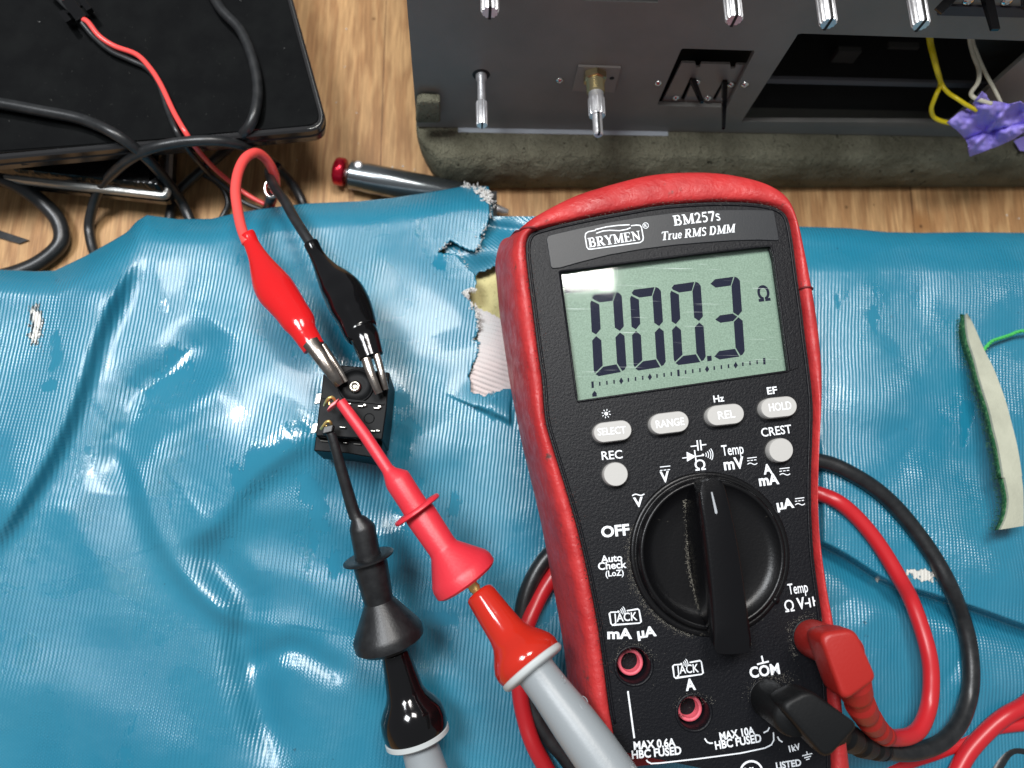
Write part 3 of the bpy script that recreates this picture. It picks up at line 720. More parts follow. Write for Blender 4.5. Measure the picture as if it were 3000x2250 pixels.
pair = empty('twin_wire', PZ(400, 160, 34), 'thin red and black wire pair running over the laptop down to the cloth', 'wire')
w1 = cable('wire', [(140, -60, 38), (205, 10, 38), (235, 50, 38), (258, 65, 38), (290, 105, 37), (335, 135, 36), (400, 160, 36), (440, 200, 36), (472, 250, 36), (510, 330, 36), (545, 390, 36), (580, 440, 30), (630, 495, 18), (690, 545, 10), (740, 580, 8), (790, 605, 7), (830, 630, 6)], .82, RED_WIRE, pair); tag(w1, 'red wire')
w2 = cable('wire', [(125, -50, 38), (185, 10, 38), (222, 45, 38), (243, 70, 37), (275, 108, 36), (325, 150, 35.5), (380, 175, 35.3), (430, 200, 35), (465, 245, 35.2), (490, 320, 35.2), (520, 390, 36), (560, 450, 28), (610, 505, 15), (665, 550, 9), (710, 590, 7), (760, 612, 6), (810, 630, 5)], .85, BLACK_RUB, pair); tag(w2, 'black wire')
# little connector housing with latches
cn = Acc()
q0 = PZ(200, 5, 37.5); q1 = PZ(245, 62, 37.5); dq = nrm(q1-q0); sq = np.cross(dq, (0, 0, 1.))
cn.add(*box_geo(q0-sq*1.8-np.array([0, 0, 1.8]), q1-q0, sq*3.6, (0, 0, 3.4)))
for s_ in (-1, 1):
    cn.add(*box_geo(q0+dq*2.2+sq*s_*2.6-np.array([0, 0, 1.5]), dq*4.5, sq*s_*2.0, (0, 0, 2.2)))
    cn.add(*box_geo(q0+dq*2.2+sq*s_*1.7-np.array([0, 0, 1.0]), dq*1.4, sq*s_*2, (0, 0, 1.2)))
cn.mk('connector', BLACK_GLOSS, pair, smooth=False, bevel=.25)
# ------------------------------------------------------------------ desoldering pump
pump = empty('pen_tool', PZ(1200, 510, 0), 'silver metal pen tool with crimson end knob half under the cloth', 'tool')
def Dp(x, y, z, hw): return (*zp('D', x, y), z, hw*.4069)
ax = PZ(*zp('D', 1900, 455), 6)-PZ(*zp('D', 1050, 285), 6)
mk('barrel', *lathe_axis([Dp(1040, 274, 6, 84), Dp(1052, 276, 6, 101), Dp(1160, 297, 6, 101), Dp(1162, 297.5, 6, 105), Dp(1900, 444, 6, 105), Dp(1930, 450, 6, 80)], ax), BARREL, pump, auto=40)
mk('end_knob', *lathe_axis([Dp(930, 245, 6, 70), Dp(940, 247, 6, 92), Dp(955, 250, 6, 100), Dp(1000, 258, 6, 100), Dp(1012, 261, 6, 90), Dp(1014, 262, 6, 40)], ax), CRIMSON, pump, auto=50)
mk('neck', *lathe_axis([Dp(1010, 262, 6, 30), Dp(1045, 270, 6, 30)], ax), SILVER, pump)
pb = PZ(*zp('D', 1108, 215), 9.5)
mk('release_button', *rev_geo(pb, (0, -.15, 1), [(1.55, -1.5), (1.55, 1.2), (1.35, 1.7), (.8, 1.95)]), SILVER, pump)
mk('collar', *lathe_axis([Dp(1930, 462, 6, 84), Dp(2020, 480, 6, 80), Dp(2045, 492, 5.5, 62), Dp(2060, 497, 5.5, 50)], ax), BLACK_MATT, pump, auto=40)
mk('tip', *lathe_axis([Dp(2055, 508, 5.5, 40), Dp(2110, 524, 5.3, 33), Dp(2185, 545, 5, 20)], ax), SILVER, pump)
# printed plates on the barrel (illegible at this size)
pr = Acc(); pk = Acc()
axn = nrm(ax); side = nrm(np.cross(axn, (0, 0, 1.)));
def onbar(x, y, lift=.12):   # pixel -> point on barrel surface
    c = PZ(*zp('D', 1052, 275), 6); v = ray(*zp('D', x, y)); o = CAM
    dd = v-(v@axn)*axn; oo = (o-c)-((o-c)@axn)*axn; rr = 104*.4069*(H-6)/F+lift
    A, B, C_ = dd@dd, 2*dd@oo, oo@oo-rr*rr; disc = max(B*B-4*A*C_, 0); t_ = (-B-math.sqrt(disc))/(2*A); return o+v*t_
def bq(acc, x0, y0, x1, y1, h, n=10, lift=.12):
    V = []
    for k in range(n+1):
        t_ = k/n; x = x0+(x1-x0)*t_; y = y0+(y1-y0)*t_; V += [onbar(x, y, lift), onbar(x-h*.12, y+h, lift)]
    acc.add(V, [(2*k, 2*k+1, 2*k+3, 2*k+2) for k in range(n)])
for (x0, y0, x1, y1) in ((1262, 228, 1418, 258), (1452, 272, 1616, 306)):
    bq(pr, x0, y0, x1, y1, 27)
    bq(pr, x0+6, y0-17, x0+60, y0-7, 9, 5); bq(pr, x0+70, y0-5, x1+4, y1-17, 9, 6)
    for k in range(6):
        t_ = (k+.5)/6; bq(pk, x0+(x1-x0)*(t_-.045), y0+(y1-y0)*(t_-.045)+6, x0+(x1-x0)*(t_+.02), y0+(y1-y0)*(t_+.02)+6, random.choice((9, 13, 15)), 1, .16)
pr.mk('printed_plate', PRINT, pump, smooth=False); pk.mk('printed_characters', BLACK_MATT, pump, smooth=False)

# ------------------------------------------------------------------ radio chassis on its foam block
_p1, _p2 = PZ(1260, 372, 20), PZ(3000, 404, 20)
pex = nrm((_p2-_p1)*np.array([1, 1, 0])); pn = np.array([pex[1], -pex[0], 0])
PF = Frame(_p1, pex, (0, 0, 1), pn)     # x along panel, y up, n towards us
chs = empty('radio_chassis', PF.w(60, -20, -20), 'dark grey radio front panel on edge with bare silver control shafts and cut-outs', 'radio')
x_left = PF.p(1216, 300)[0]
outl = [(x_left, 0), (330, 0), (330, 110), (x_left, 110)]
hole1 = [PF.p(*zp('O', *q)) for q in [(862, 205), (880, 190), (900, 186), (1800, 214), (1815, 222), (1812, 240), (1470, 930), (1450, 950), (590, 925), (565, 915), (562, 895)]]
hole2 = [PF.p(*zp('C', *q)) for q in [(735, 240), (745, 222), (770, 217), (2330, 268), (1735, 795), (380, 788)]]
hole3 = [PF.p(*q) for q in [(1700, -70), (1925, -66), (1928, 8), (1706, 2)]]
V, Fc = plate2d([outl, hole1, hole2, hole3], 1.6)
mk('front_panel', [PF.w(v[0], v[1], v[2]) for v in V], Fc, PANEL, chs, smooth=False, bevel=.15)
# light metal lip at the foot of the panel
mk('bottom_lip', *box_geo(PF.w(x_left+14, -.9, -.5), pex*(PF.p(1960, 378)[0]-x_left-14), pn*2.2, (0, 0, .8)), LEDGE, chs, smooth=False)
# case behind
ca = Acc()
W_ = 330-x_left
ca.add(*box_geo(PF.w(x_left, 0, -90), pex*W_, pn*88, (0, 0, 1.2)))
ca.add(*box_geo(PF.w(x_left, 0, -90), pex*W_, pn*1.2, (0, 0, 110)))
ca.add(*box_geo(PF.w(x_left, 1.2, -88.8), pex*1.2, pn*86.5, (0, 0, 108)))
ca.mk('case_shell', INNER, chs, smooth=False)
mk('top_cover', *box_geo(PF.w(x_left, 109, -88.8), pex*W_, pn*86.5, (0, 0, 1.2)), INNER, chs, smooth=False)
# cross bar seen in the window
b0, b1 = PF.p(*zp('C', 540, 520), -10), PF.p(*zp('C', 1900, 562), -10); bt = PF.p(*zp('C', 560, 490), -10)
mk('cross_bar', *box_geo(PF.w(b0[0]-4, b0[1], -10), pex*(b1[0]-b0[0]+12), pn*1.2, (0, 0, bt[1]-b0[1])), mat('bar_grey', (.12, .12, .13), .45), chs, smooth=False)
s0 = PF.p(*zp('C', 430, 800), 0)
mk('inner_sill', *box_geo(PF.w(s0[0]-6, .9, -9), pex*75, pn*7, (0, 0, .8)), mat('sill_olive', (.10, .10, .085), .5, bump=[(200, .2)]), chs, smooth=False)
ip = Acc()
for (x, y, dx, dy) in ((890, 430, 50, 40), (1180, 440, 90, 60), (980, 340, 120, 90), (1350, 250, 160, 20)):
    a = PF.p(*zp('C', x, y), -30); ip.add(*box_geo(PF.w(a[0], a[1]-3, -30), pex*dx*.07, pn*2, (0, 0, dy*.07)))
ip.mk('circuit_parts', mat('dusty_parts', (.10, .10, .09), .6), chs, smooth=False)
# right-hand slanted inner bracket
rb = [PF.W(*zp('C', *q), -18) for q in [(2500, 200), (2150, 200), (1890, 220), (1905, 420), (1900, 560), (2300, 560)]]
mk('side_bracket', *prism(rb, [p-pn*1.0 for p in rb]), mat('bracket_olive', (.085, .085, .075), .5, bump=[(150, .3)]), chs, smooth=False)
# switch bracket recessed in its cut-out
notch = [(870, 372), (1045, 378), (1062, 430), (1105, 432), (1125, 382), (1500, 392), (1508, 445), (1560, 447), (1578, 396), (1770, 400), (1480, 965), (590, 935)]
slot1 = [(985, 560), (1010, 562), (1000, 640), (900, 870), (850, 850)]; slot2 = [(1410, 590), (1470, 590), (1400, 680), (1310, 860), (1265, 850)]
V, Fc = plate2d([[PF.p(*zp('O', *q), -1.9) for q in L_] for L_ in (notch, slot1, slot2)], .8)
br = mk('switch_bracket', [PF.w(v[0], v[1], v[2]-1.9) for v in V], Fc, BRACKET, chs, smooth=False)
br2 = [PF.p(*zp('O', *q), -8) for q in [(800, 150), (1900, 180), (1500, 1000), (500, 960)]]
mk('switch_body', *prism([PF.w(*q, -8) for q in br2], [PF.w(*q, -16) for q in br2]), DARK, chs, smooth=False)
def screw(k, x, y, r, off=0):
    p = PF.W(*zp(k, x, y), off); o = mk('screw', *rev_geo(p, pn, [(r, -.3), (r, .25), (r*.85, .55), (r*.45, .75), (r*.3, .35)], 20), CHROME, chs, auto=60); return o
for q in (('B', 1193, 518, 1.25), ('B', 1832, 537, 1.25), ('O', 1690, 650, 1.3)): screw(*q)
for q in (('O', 795, 820, 1.25), ('O', 1212, 825, 1.25), ('O', 1080, 615, 1.0), ('O', 1512, 650, 1.3)): screw(*q, -1.8)
def shaft(name, base, prof, material=SILVER, split=False, seg=24):
    p = PF.W(*base, 0); V, Fc = rev_geo(p, pn, prof, seg)
    return mk(name, V, Fc, material, chs, auto=35)
def knurl(base, x0, x1, r, material=SILVER, name='knurled_end'):
    p = PF.W(*base, 0); V = []; seg = 48; u, w = pex, np.array([0, 0, 1.])
    for q in (x0, x0+.3, x1-.3, x1):
        for k in range(seg):
            t_ = 2*math.pi*k/seg; rr = (r if k % 4 < 2 else r*.9)*(1 if x0 < q < x1 else .93)
            V.append(p+pn*q+u*math.cos(t_)*rr+w*math.sin(t_)*rr)
    Fc = [(j*seg+k, j*seg+(k+1) % seg, (j+1)*seg+(k+1) % seg, (j+1)*seg+k) for j in range(3) for k in range(seg)]+[tuple(3*seg+k for k in range(seg))]
    o = mk(name, V, Fc, material, chs, auto=30)
    mk('screw_slot', *box_geo(p+pn*(x1-.1)-w*r*.9-u*.25, u*.5, pn*.2, w*r*1.8), DARK, o, smooth=False)
    return o
b1_ = zp('B', 685, 485)
mk('shaft_hole', *rev_geo(PF.W(*b1_, .06), pn, [(2.7, 0), (2.6, .1), (1.9, .12)], 24), DARK, chs)
shaft('control_shaft', b1_, [(1.7, .0), (1.7, 1.5), (1.25, 2.5), (1.25, 10)]); knurl(b1_, 9.5, 17.5, 1.75)
b2_ = zp('B', 1420, 468)
pq = [PF.W(*zp('B', *q), .9) for q in [(1315, 432), (1590, 442), (1546, 600), (1275, 590)]]
V, Fc = prism(pq, [p-pn*.8 for p in pq]); mk('encoder_plate', V, Fc, BRACKET, chs, smooth=False)
mk('plate_hole', *rev_geo(PF.W(*zp('B', 1532, 508), 1.0), pn, [(.75, 0), (.7, .05)], 16), DARK, chs)
shaft('hex_nut', b2_, [(3.7, .9), (3.7, 3.0), (3.2, 3.3)], BRASS, seg=6)
shaft('threaded_bush', b2_, [(2.6, 1)]+[(2.6+(.18 if k % 2 else -.05), 3+k*.3) for k in range(14)]+[(2.4, 7.4)], BRASS)
shaft('outer_shaft', b2_, [(2.3, 7), (2.3, 9), (2.55, 9.4), (2.55, 14.6), (2.2, 15)]); knurl(b2_, 9.4, 15.2, 2.6)
shaft('inner_shaft', b2_, [(1.5, 15), (1.5, 21.4), (1.2, 21.8)]); 
mk('screw_slot', *box_geo(PF.W(*b2_, 0)+pn*15.4+np.array([0, 0, .2]) - pex*.3, pex*.6, pn*6.5, (0, 0, 2)), DARK, chs, smooth=False)
for (tx, ty, L_) in ((*zp('B', 742, 82), 16), (*zp('C', 335, 132), 16), (*zp('C', 945, 155), 16), (*zp('C', 1545, 165), 16)):
    v = ray(tx, ty); o = PF.o+PF.n*L_; t_ = ((o-CAM)@PF.n)/(v@PF.n); tip = CAM+v*t_; base = tip-pn*L_
    class _b: pass
    V, Fc = rev_geo(base, pn, [(1.6, 0), (1.6, L_-7)], 20); sh = mk('control_shaft', V, Fc, SILVER, chs, auto=40)
    seg = 48; V = []
    for q in (L_-8.5, L_-8.2, L_-.4, L_):
        for k in range(seg):
            a = 2*math.pi*k/seg; rr = (2.25 if k % 4 < 2 else 2.0)*(1 if L_-8.4 < q < L_ else .9); V.append(base+pn*q+pex*math.cos(a)*rr+np.array([0, 0, 1.])*math.sin(a)*rr)
    Fc = [(j*seg+k, j*seg+(k+1) % seg, (j+1)*seg+(k+1) % seg, (j+1)*seg+k) for j in range(3) for k in range(seg)]+[tuple(3*seg+k for k in range(seg)), tuple(range(seg))]
    kn = mk('knurled_end', V, Fc, SILVER, chs, auto=30)
    mk('screw_slot', *box_geo(base+pn*(L_-7.5)-pex*.35-np.array([0, 0, 2.3]), pex*.7, pn*7.6, (0, 0, 4.6)), DARK, kn, smooth=False)
# black blade levers
def blade(k, pa, pb, w0, w1, L0, L1, name='switch_lever'):
    a = PF.W(*zp(k, *pa), L0); b = PF.W(*zp(k, *pb), L1); d = nrm(b-a); s_ = nrm(np.cross(d, (0, 0, 1.))); u = np.cross(s_, d)
    V = [a-s_*w0-u*.9, a+s_*w0-u*.9, a+s_*w0+u*.9, a-s_*w0+u*.9, b-s_*w1-u*.5, b+s_*w1-u*.5, b+s_*w1+u*.5, b-s_*w1+u*.5]
    mk(name, V, box_geo((0, 0, 0), (1, 0, 0), (0, 1, 0), (0, 0, 1))[1], BLACK_GLOSS, chs, smooth=False, bevel=.12)
blade('O', (1010, 590), (1135, 885), .8, .6, -2, 9); blade('O', (1430, 620), (1415, 1225), .8, .45, -2, 17)
blade('C', (1960, -60), (2025, 195), 1.4, 1.2, 0, 12); blade('C', (1790, -60), (1655, 75), 1.3, 1.2, 0, 5); blade('C', (2230, -60), (2225, 60), 1.3, 1.1, 0, 8)
for q in (('C', 1850, 5, 1.5), ('C', 2100, 8, 1.5)): screw(*q)
lv = [PF.W(*zp('C', *q), .8) for q in [(1700, 40), (2330, 60), (2330, 118), (1650, 100)]]
mk('escutcheon_edge', *prism(lv, [p-pn*.75 for p in lv]), mat('darker_band', (.030, .027, .034), .5), chs, smooth=False)

# foam block
fb = empty('foam_block', PZ(2000, 553, 0), 'worn olive-grey foam block on the wood carrying the radio panel', 'foam')
fa0, fa1 = PZ(1300, 556, 0), PZ(2990, 550, 0); fex = nrm((fa1-fa0)*np.array([1, 1, 0])); fn = np.array([-fex[1], fex[0], 0])
sec = [(0.6, 0), (0, 1.5), (-.6, 6), (-.6, 11), (0.4, 15.5), (2.2, 18.6), (5, 19.6), (9, 19.6)] + [(14, 19.6), (60, 19.6), (60, 0)]
NX = 240; L_ = 340; V = []; ns = 0; prof = []
cs = catmull([np.array(q, float) for q in sec[:8]], 5)+[np.array(q, float) for q in sec[8:]]
ns = len(cs)
for i in range(NX+1):
    x = -9+L_*i/NX
    e = max(0, 1-(x+9)/9.0); sh = e*e
    for k, q in enumerate(cs):
        d, z = q
        dd = d+sh*9*(1 if d < 30 else 0); zz = z*(1-.05*sh)
        x2 = x+(3.5*(1-z/20) if i < 6 else 0)
        p = fa0+fex*x2+fn*dd+np.array([0, 0, zz])
        if k < ns-3:
            nz = mnoise.noise(Vector(p)*.16)*.45+mnoise.noise(Vector(p)*.5)*.25+mnoise.noise(Vector(p)*1.3)*.18
            p = p-fn*nz*(z > .5)*(d < 8)+np.array([0, 0, nz*.8*(z > 12)])
        V.append(p)
Fc = [(i*ns+k, (i+1)*ns+k, (i+1)*ns+k+1, i*ns+k+1) for i in range(NX) for k in range(ns-1)]+[tuple(range(ns)), tuple(NX*ns+k for k in range(ns))]
mk('foam_body', V, Fc, FOAM, fb)
hk = [zp('B', *q) for q in [(268, 668), (300, 656), (420, 662), (422, 800), (260, 800)]]
hv = [PF.W(*q, 4) for q in hk]; mk('foam_corner', *prism(hv, [p-pn*3.2 for p in hv]), FOAM, fb, bevel=.8)

# wires and tape hanging from the window
def pfc(pts): return [tuple(PF.W(*zp('C', x, y), h)) for x, y, h in pts]
def wire3(name, pts, r, m_, parent): return mk(name, *tube_geo(catmull([np.array(p) for p in pts], 8), r, 10), m_, parent)
yw = empty('yellow_wires', pfc([(1700, 790, 3)])[0], 'two yellow wires coming out of the radio window into purple tape', 'wire')
wire3('wire', pfc([(1590, 190, -10), (1600, 280, -7), (1625, 380, -2), (1650, 470, 1), (1670, 545, 0), (1640, 620, 3), (1612, 700, 5), (1625, 755, 6), (1670, 782, 7), (1740, 800, 8)]), .75, YELLOW, yw)
wire3('wire', pfc([(1605, 190, -14), (1612, 280, -12), (1635, 380, -7), (1658, 470, -3), (1680, 548, 0), (1720, 600, 3), (1780, 640, 6), (1840, 680, 8), (1905, 715, 9)]), .7, YELLOW, yw)
ww = empty('cream_wires', pfc([(1950, 640, 3)])[0], 'two dirty cream wires coming out of the radio window into purple tape', 'wire')
wire3('wire', pfc([(1860, 190, -14), (1862, 270, -12), (1885, 360, -8), (1918, 450, -3), (1915, 530, 2), (1870, 600, 5), (1885, 630, 7), (1930, 650, 8), (2000, 672, 9)]), .7, WHITEW, ww)
wire3('wire', pfc([(1875, 190, -14), (1880, 270, -12), (1920, 380, -7), (1965, 480, -2), (2010, 560, 3), (2040, 620, 6), (2065, 675, 8)]), .6, WHITEW, ww)
tpl = [(1715, 792), (1790, 730), (1865, 690), (1900, 640), (1940, 590), (1968, 615), (1990, 655), (2060, 662), (2120, 672), (2150, 665), (2190, 655), (2240, 690), (2300, 740), (2260, 820), (2150, 895), (2050, 942), (1950, 980), (1858, 1012), (1848, 935), (1815, 880), (1775, 840)]
def crumple(name, poly, k, hfun, m_, parent=None, step=8, thick=.25, pf=False):
    X0 = min(p[0] for p in poly); X1 = max(p[0] for p in poly); Y0 = min(p[1] for p in poly); Y1 = max(p[1] for p in poly)
    bm = bmesh.new(); vv = [bm.verts.new((p[0], p[1], 0)) for p in poly]; bm.faces.new(vv)
    x = X0+step
    while x < X1:
        bmesh.ops.bisect_plane(bm, geom=bm.verts[:]+bm.edges[:]+bm.faces[:], plane_co=(x, 0, 0), plane_no=(1, 0, 0)); x += step
    y = Y0+step
    while y < Y1:
        bmesh.ops.bisect_plane(bm, geom=bm.verts[:]+bm.edges[:]+bm.faces[:], plane_co=(0, y, 0), plane_no=(0, 1, 0)); y += step
    bm.verts.index_update(); V = [(PF.W(*zp(k, v.co.x, v.co.y), hfun(v.co.x, v.co.y)) if pf else PZ(*zp(k, v.co.x, v.co.y), hfun(v.co.x, v.co.y))) for v in bm.verts]; Fc = [[q.index for q in f.verts] for f in bm.faces]; bm.free()
    o = mk(name, V, Fc, m_, parent); s_ = o.modifiers.new('thick', 'SOLIDIFY'); s_.thickness = thick*S; return o
def tz_(x, y):
    f = 7+(y-600)*.016+.9*math.sin((x-y)/48)+.7*math.sin((x*.5+y)/33)-1.2*math.exp(-(((y+.25*x-1350)/14)**2))
    f += 1.2*math.exp(-(((x+.9*y-2740)/22)**2))
    return f+mnoise.noise(Vector((x/40, y/40, 1)))*.9+mnoise.noise(Vector((x/14, y/14, 4)))*.08
tag(crumple('masking_tape', tpl, 'C', tz_, PURPLE, pf=True), 'crumpled purple masking tape wrapped around the yellow and cream wire ends', 'tape')
tag(crumple('masking_tape', [(2145, 915), (2190, 890), (2260, 870), (2260, 985), (2185, 978), (2168, 950)], 'C', lambda x, y: 21.5+.4*math.sin(x/20), PURPLE), 'small dark purple tape piece on the foam at the right picture edge', 'tape')

# ------------------------------------------------------------------ felt strip and thread, right edge
fl = empty('felt_strip', PZ(2900, 1200, 20), 'pale strip with green pile underside standing on the blue vinyl at the right edge', 'felt strip')
rt = [zp('N', *q) for q in [(1003, 658), (1030, 705), (1060, 770), (1110, 888), (1160, 985), (1205, 1100), (1240, 1200), (1265, 1295), (1295, 1410), (1318, 1520), (1338, 1659)]]+[zp('J', *q) for q in [(1225, 185), (1240, 300), (1243, 400), (1243, 482)]]
lf = [zp('N', *q) for q in [(998, 662), (1000, 740), (1015, 830), (1050, 940), (1075, 1040), (1105, 1140), (1140, 1250), (1165, 1360), (1195, 1480), (1225, 1659)]]+[zp('J', *q) for q in [(1145, 220), (1160, 290), (1170, 350), (1165, 410), (1150, 460), (1130, 500)]]
def resamp(pts, n):
    c = [np.array(p, float) for p in catmull([np.array(p) for p in pts], 6)]; d = [0]
    for a, b in zip(c, c[1:]): d.append(d[-1]+np.linalg.norm(b-a))
    out = []
    for k in range(n):
        t_ = d[-1]*k/(n-1); j = min(max(np.searchsorted(d, t_)-1, 0), len(c)-2); f_ = (t_-d[j])/max(d[j+1]-d[j], 1e-9); out.append(c[j]*(1-f_)+c[j+1]*f_)
    return out
rs, ls = resamp(rt, 50), resamp(lf, 50); V = []; Vb = []
for k in range(50):
    zt = 24+5*math.sin(min(k/49*3.3, 1.6)); a, b = PZ(*ls[k], zt+1.5), PZ(*rs[k], zt-1.0); V += [a, b, b-np.array([0, 0, .9]), a-np.array([0, 0, .9])]
    Vb += [a-np.array([.15, 0, .9]), b-np.array([1.5, 0, .9]), b-np.array([3.2, 0, 5.5]), a-np.array([-.9, 0, 4.2])]
sf = lambda: [(4*k+j, 4*(k+1)+j, 4*(k+1)+(j+1) % 4, 4*k+(j+1) % 4) for k in range(49) for j in range(4)]+[(0, 1, 2, 3), (196, 197, 198, 199)]
mk('backing', V, sf(), FELT, fl, auto=50); mk('green_pile', Vb, sf(), FIBRE, fl)
hb = Acc()
for k in range(49):
    for _ in range(12):
        t_ = random.random(); a = np.array(Vb[4*k])*(1-t_)+np.array(Vb[4*k+4])*t_; q = a+np.array([random.uniform(-.1, .1), 0, random.uniform(-4, -.2)])
        hb.add(*tube_geo([q, q+np.array([-random.uniform(.3, 1.0), random.uniform(-.4, .4), random.uniform(-.4, .5)])], [.09, .04], 3))
hb.mk('loose_pile', FIBRE, fl)
th = [zp('N', *q) for q in [(1095, 900), (1105, 880), (1150, 832), (1200, 812), (1262, 792), (1310, 772), (1400, 758)]]
ta = Acc()
for s_ in range(3):
    base = catmull([PZ(x, y, 24.5+.6*math.sin(i*1.3)) for i, (x, y) in enumerate(th)], 12)
    fr_ = frames(base); pts = [p+u*math.cos(i*.55+s_*2.1)*.32+w*math.sin(i*.55+s_*2.1)*.32 for i, (p, (t_, u, w)) in enumerate(zip(base, fr_))]
    ta.add(*tube_geo(pts, .3, 6))
tag(ta.mk('thread', THREAD), 'bright green twisted thread sticking out beside the felt strip', 'thread')

# ------------------------------------------------------------------ multimeter
mm = empty('multimeter', MF.w(0, 0, -38), 'black digital multimeter in a scuffed red rubber holster showing 000.3 ohms', 'multimeter')
ST = [ # (inner px), (outer px), side factor
 (zp('F', 1575, 1560), (1720, 2330), 1), ((1790, 2105), (1692, 2150), 1), (zp('F', 1530, 1300), (1672, 2040), 1), (zp('F', 1490, 1000), (1658, 1920), 1), (zp('F', 1460, 800), (1640, 1810), 1), (zp('F', 1400, 500), (1612, 1660), 1), (zp('F', 1340, 250), (1587, 1530), 1), (zp('F', 1265, 0), (1556, 1400), 1),
 ((1620, 1310), (1536, 1320), 1), ((1598, 1228), (1519, 1240), 1), ((1589, 1115), (1497, 1130), 1), ((1576, 1025), (1482, 1035), 1), ((1562, 912), (1465, 920), 1), ((1548, 805), (1455, 815), 1), ((1542, 740), (1451, 760), 1), ((1545, 703), (1462, 712), 1), ((1562, 680), (1480, 684), .9),
 ((1598, 668), (1510, 658), .5), ((1641, 657), (1569, 624), .2), ((1735, 637), (1689, 570), 0), ((1834, 619), (1834, 527), 0), ((1930, 603), (1930, 508), 0), ((2027, 595), (2040, 503), 0), ((2110, 592), (2123, 508), 0), ((2190, 594), (2205, 524), 0), ((2250, 602), (2262, 545), 0), ((2290, 618), (2300, 573), 0), ((2309, 645), (2325, 615), 0), ((2319, 690), (2343, 670), 0), ((2327, 745), (2360, 745), 0), ((2336, 815), (2374, 815), 0),
 ((2348, 900), (2389, 900), 0), ((2360, 1000), (2402, 1000), 0), ((2372, 1090), (2409, 1090), 0), ((2381, 1190), (2408, 1190), 0), ((2379, 1300), (2401, 1310), 0), ((2376, 1400), (2397, 1400), 0), ((2377, 1500), (2396, 1500), 0), ((2383, 1620), (2406, 1606), 0), ((2398, 1740), (2425, 1733), 0), ((2409, 1820), (2442, 1819), 0), ((2416, 1920), (2458, 1930), 0), ((2424, 2060), (2468, 2070), 0), ((2432, 2180), (2484, 2200), 0), ((2436, 2330), (2500, 2340), 0)]
inn = resamp([s[0] for s in ST], 200); 
# resample keeping correspondence: interpolate over index instead
def idxs(vals, n):
    c = catmull([np.atleast_1d(np.array(v, float)) for v in vals], 5); return c
inn = idxs([s[0] for s in ST], 5); out = idxs([s[1] for s in ST], 5); sfac = [float(v[0]) for v in idxs([s[2] for s in ST], 5)]
BASE_H = -37.
loops = []
for a, b, s in zip(inn, out, sfac):
    s = min(max(s, 0), 1)
    rimout = a+(b-a)*(1-.52*s)
    P_in = MF.W(*a, 0); P_rim = MF.W(*rimout, 0)
    lw = MF.W(*b, -22)*s+(P_rim-MF.n*22)*(1-s)+0
    d = nrm(P_rim-P_in)
    mid = (P_in+P_rim)/2
    loops.append([P_in-MF.n*4, P_in-MF.n*.5, P_in+MF.n*1.2+d*.25, P_in+MF.n*2.0+d*.9, mid+MF.n*2.3, P_rim-d*.7+MF.n*1.3, P_rim+MF.n*-.6+d*.1, P_rim*.75+lw*.25-MF.n*0+d*.6, lw*.6+(P_rim-MF.n*10)*.4+d*.9, lw, lw-MF.n*8-d*.2, lw-MF.n*14-d*1.6])
# smooth hump inside corners, notches at the seams
NS = len(loops[0]); V = [p for L_ in loops for p in L_]
def seam(px, wd, depth):
    c = MF.W(*px, 0)
    for i, p in enumerate(V):
        if i % NS >= 2:
            dd = np.linalg.norm((p-c)-MF.n*((p-c)@MF.n))
            # along-loop distance measured by loop index centre
    return
Fc = [(i*NS+k, (i+1)*NS+k, (i+1)*NS+k+1, i*NS+k+1) for i in range(len(loops)-1) for k in range(NS-1)]
hol = mk('holster', V, Fc, RED_RUB, mm)
hsub = hol.modifiers.new('sub', 'SUBSURF'); hsub.levels = 1; hsub.render_levels = 1
# moulded seam grooves in the holster (dark red lips)
for idx in ((16, 17), (30, 31)):
    i = int((idx[0]+.5)*5); L_ = loops[i]
    pts = [p+MF.n*.02 for p in L_[1:9]]
    mk('holster_seam', *tube_geo(catmull(pts, 4), .28, 8), mat('seam_dark', (.16, .008, .010), .6), hol)
mk('holster_back', *prism([L_[-1] for L_ in loops], [L_[-1]-MF.n*1.5 for L_ in loops]), RED_RUB, mm, smooth=False)

face_px = [p+(q-p)*.10 for p, q in zip(inn, out)]
F2 = [MF.p(*p, 0) for p in inn]
lcdhole = [zp('G', *q) for q in [(497, 716), (760, 680), (1300, 612), (1700, 566), (1778, 560), (1800, 640), (1892, 1318), (1880, 1322), (607, 1506), (600, 1480)]]
JK = [(zp('I', 400, 895), 4.5), (zp('I', 850, 1245), 4.2), (zp('I', 1400, 1135), 4.2), (zp('I', 1722, 685), 4.3)]
def circ(c, r, n=36): return [(c[0]+r*math.cos(2*math.pi*k/n), c[1]+r*math.sin(2*math.pi*k/n)) for k in range(n)]
jc = [MF.p(*c, 0) for c, r in JK]
V, Fc = plate2d([F2, [MF.p(*p, 0) for p in lcdhole]]+[circ(c, r) for c, (_, r) in zip(jc, JK)], 2.6)
hs = mk('housing', [MF.w(v[0], v[1], v[2]) for v in V], Fc, HOUSE, mm, smooth=False, bevel=.35)
# groove border: raised inner bead following the holster
ins = []
c2 = np.mean([np.array(f) for f in F2], axis=0)
pts = [MF.w(*(np.array(f)), .25) for f in F2]
def inset_f(d, h):
    out_ = []
    for i in range(len(F2)):
        a = np.array(F2[max(i-2, 0)]); b = np.array(F2[min(i+2, len(F2)-1)]); t_ = (b-a)/np.linalg.norm(b-a); nn = np.array([t_[1], -t_[0]]); out_.append(MF.w(*(np.array(F2[i])+nn*d), h))
    return out_
mk('body_core', *prism([MF.w(*f, -9) for f in F2], [MF.w(*f, BASE_H+1.5) for f in F2]), DARK, mm, smooth=False)
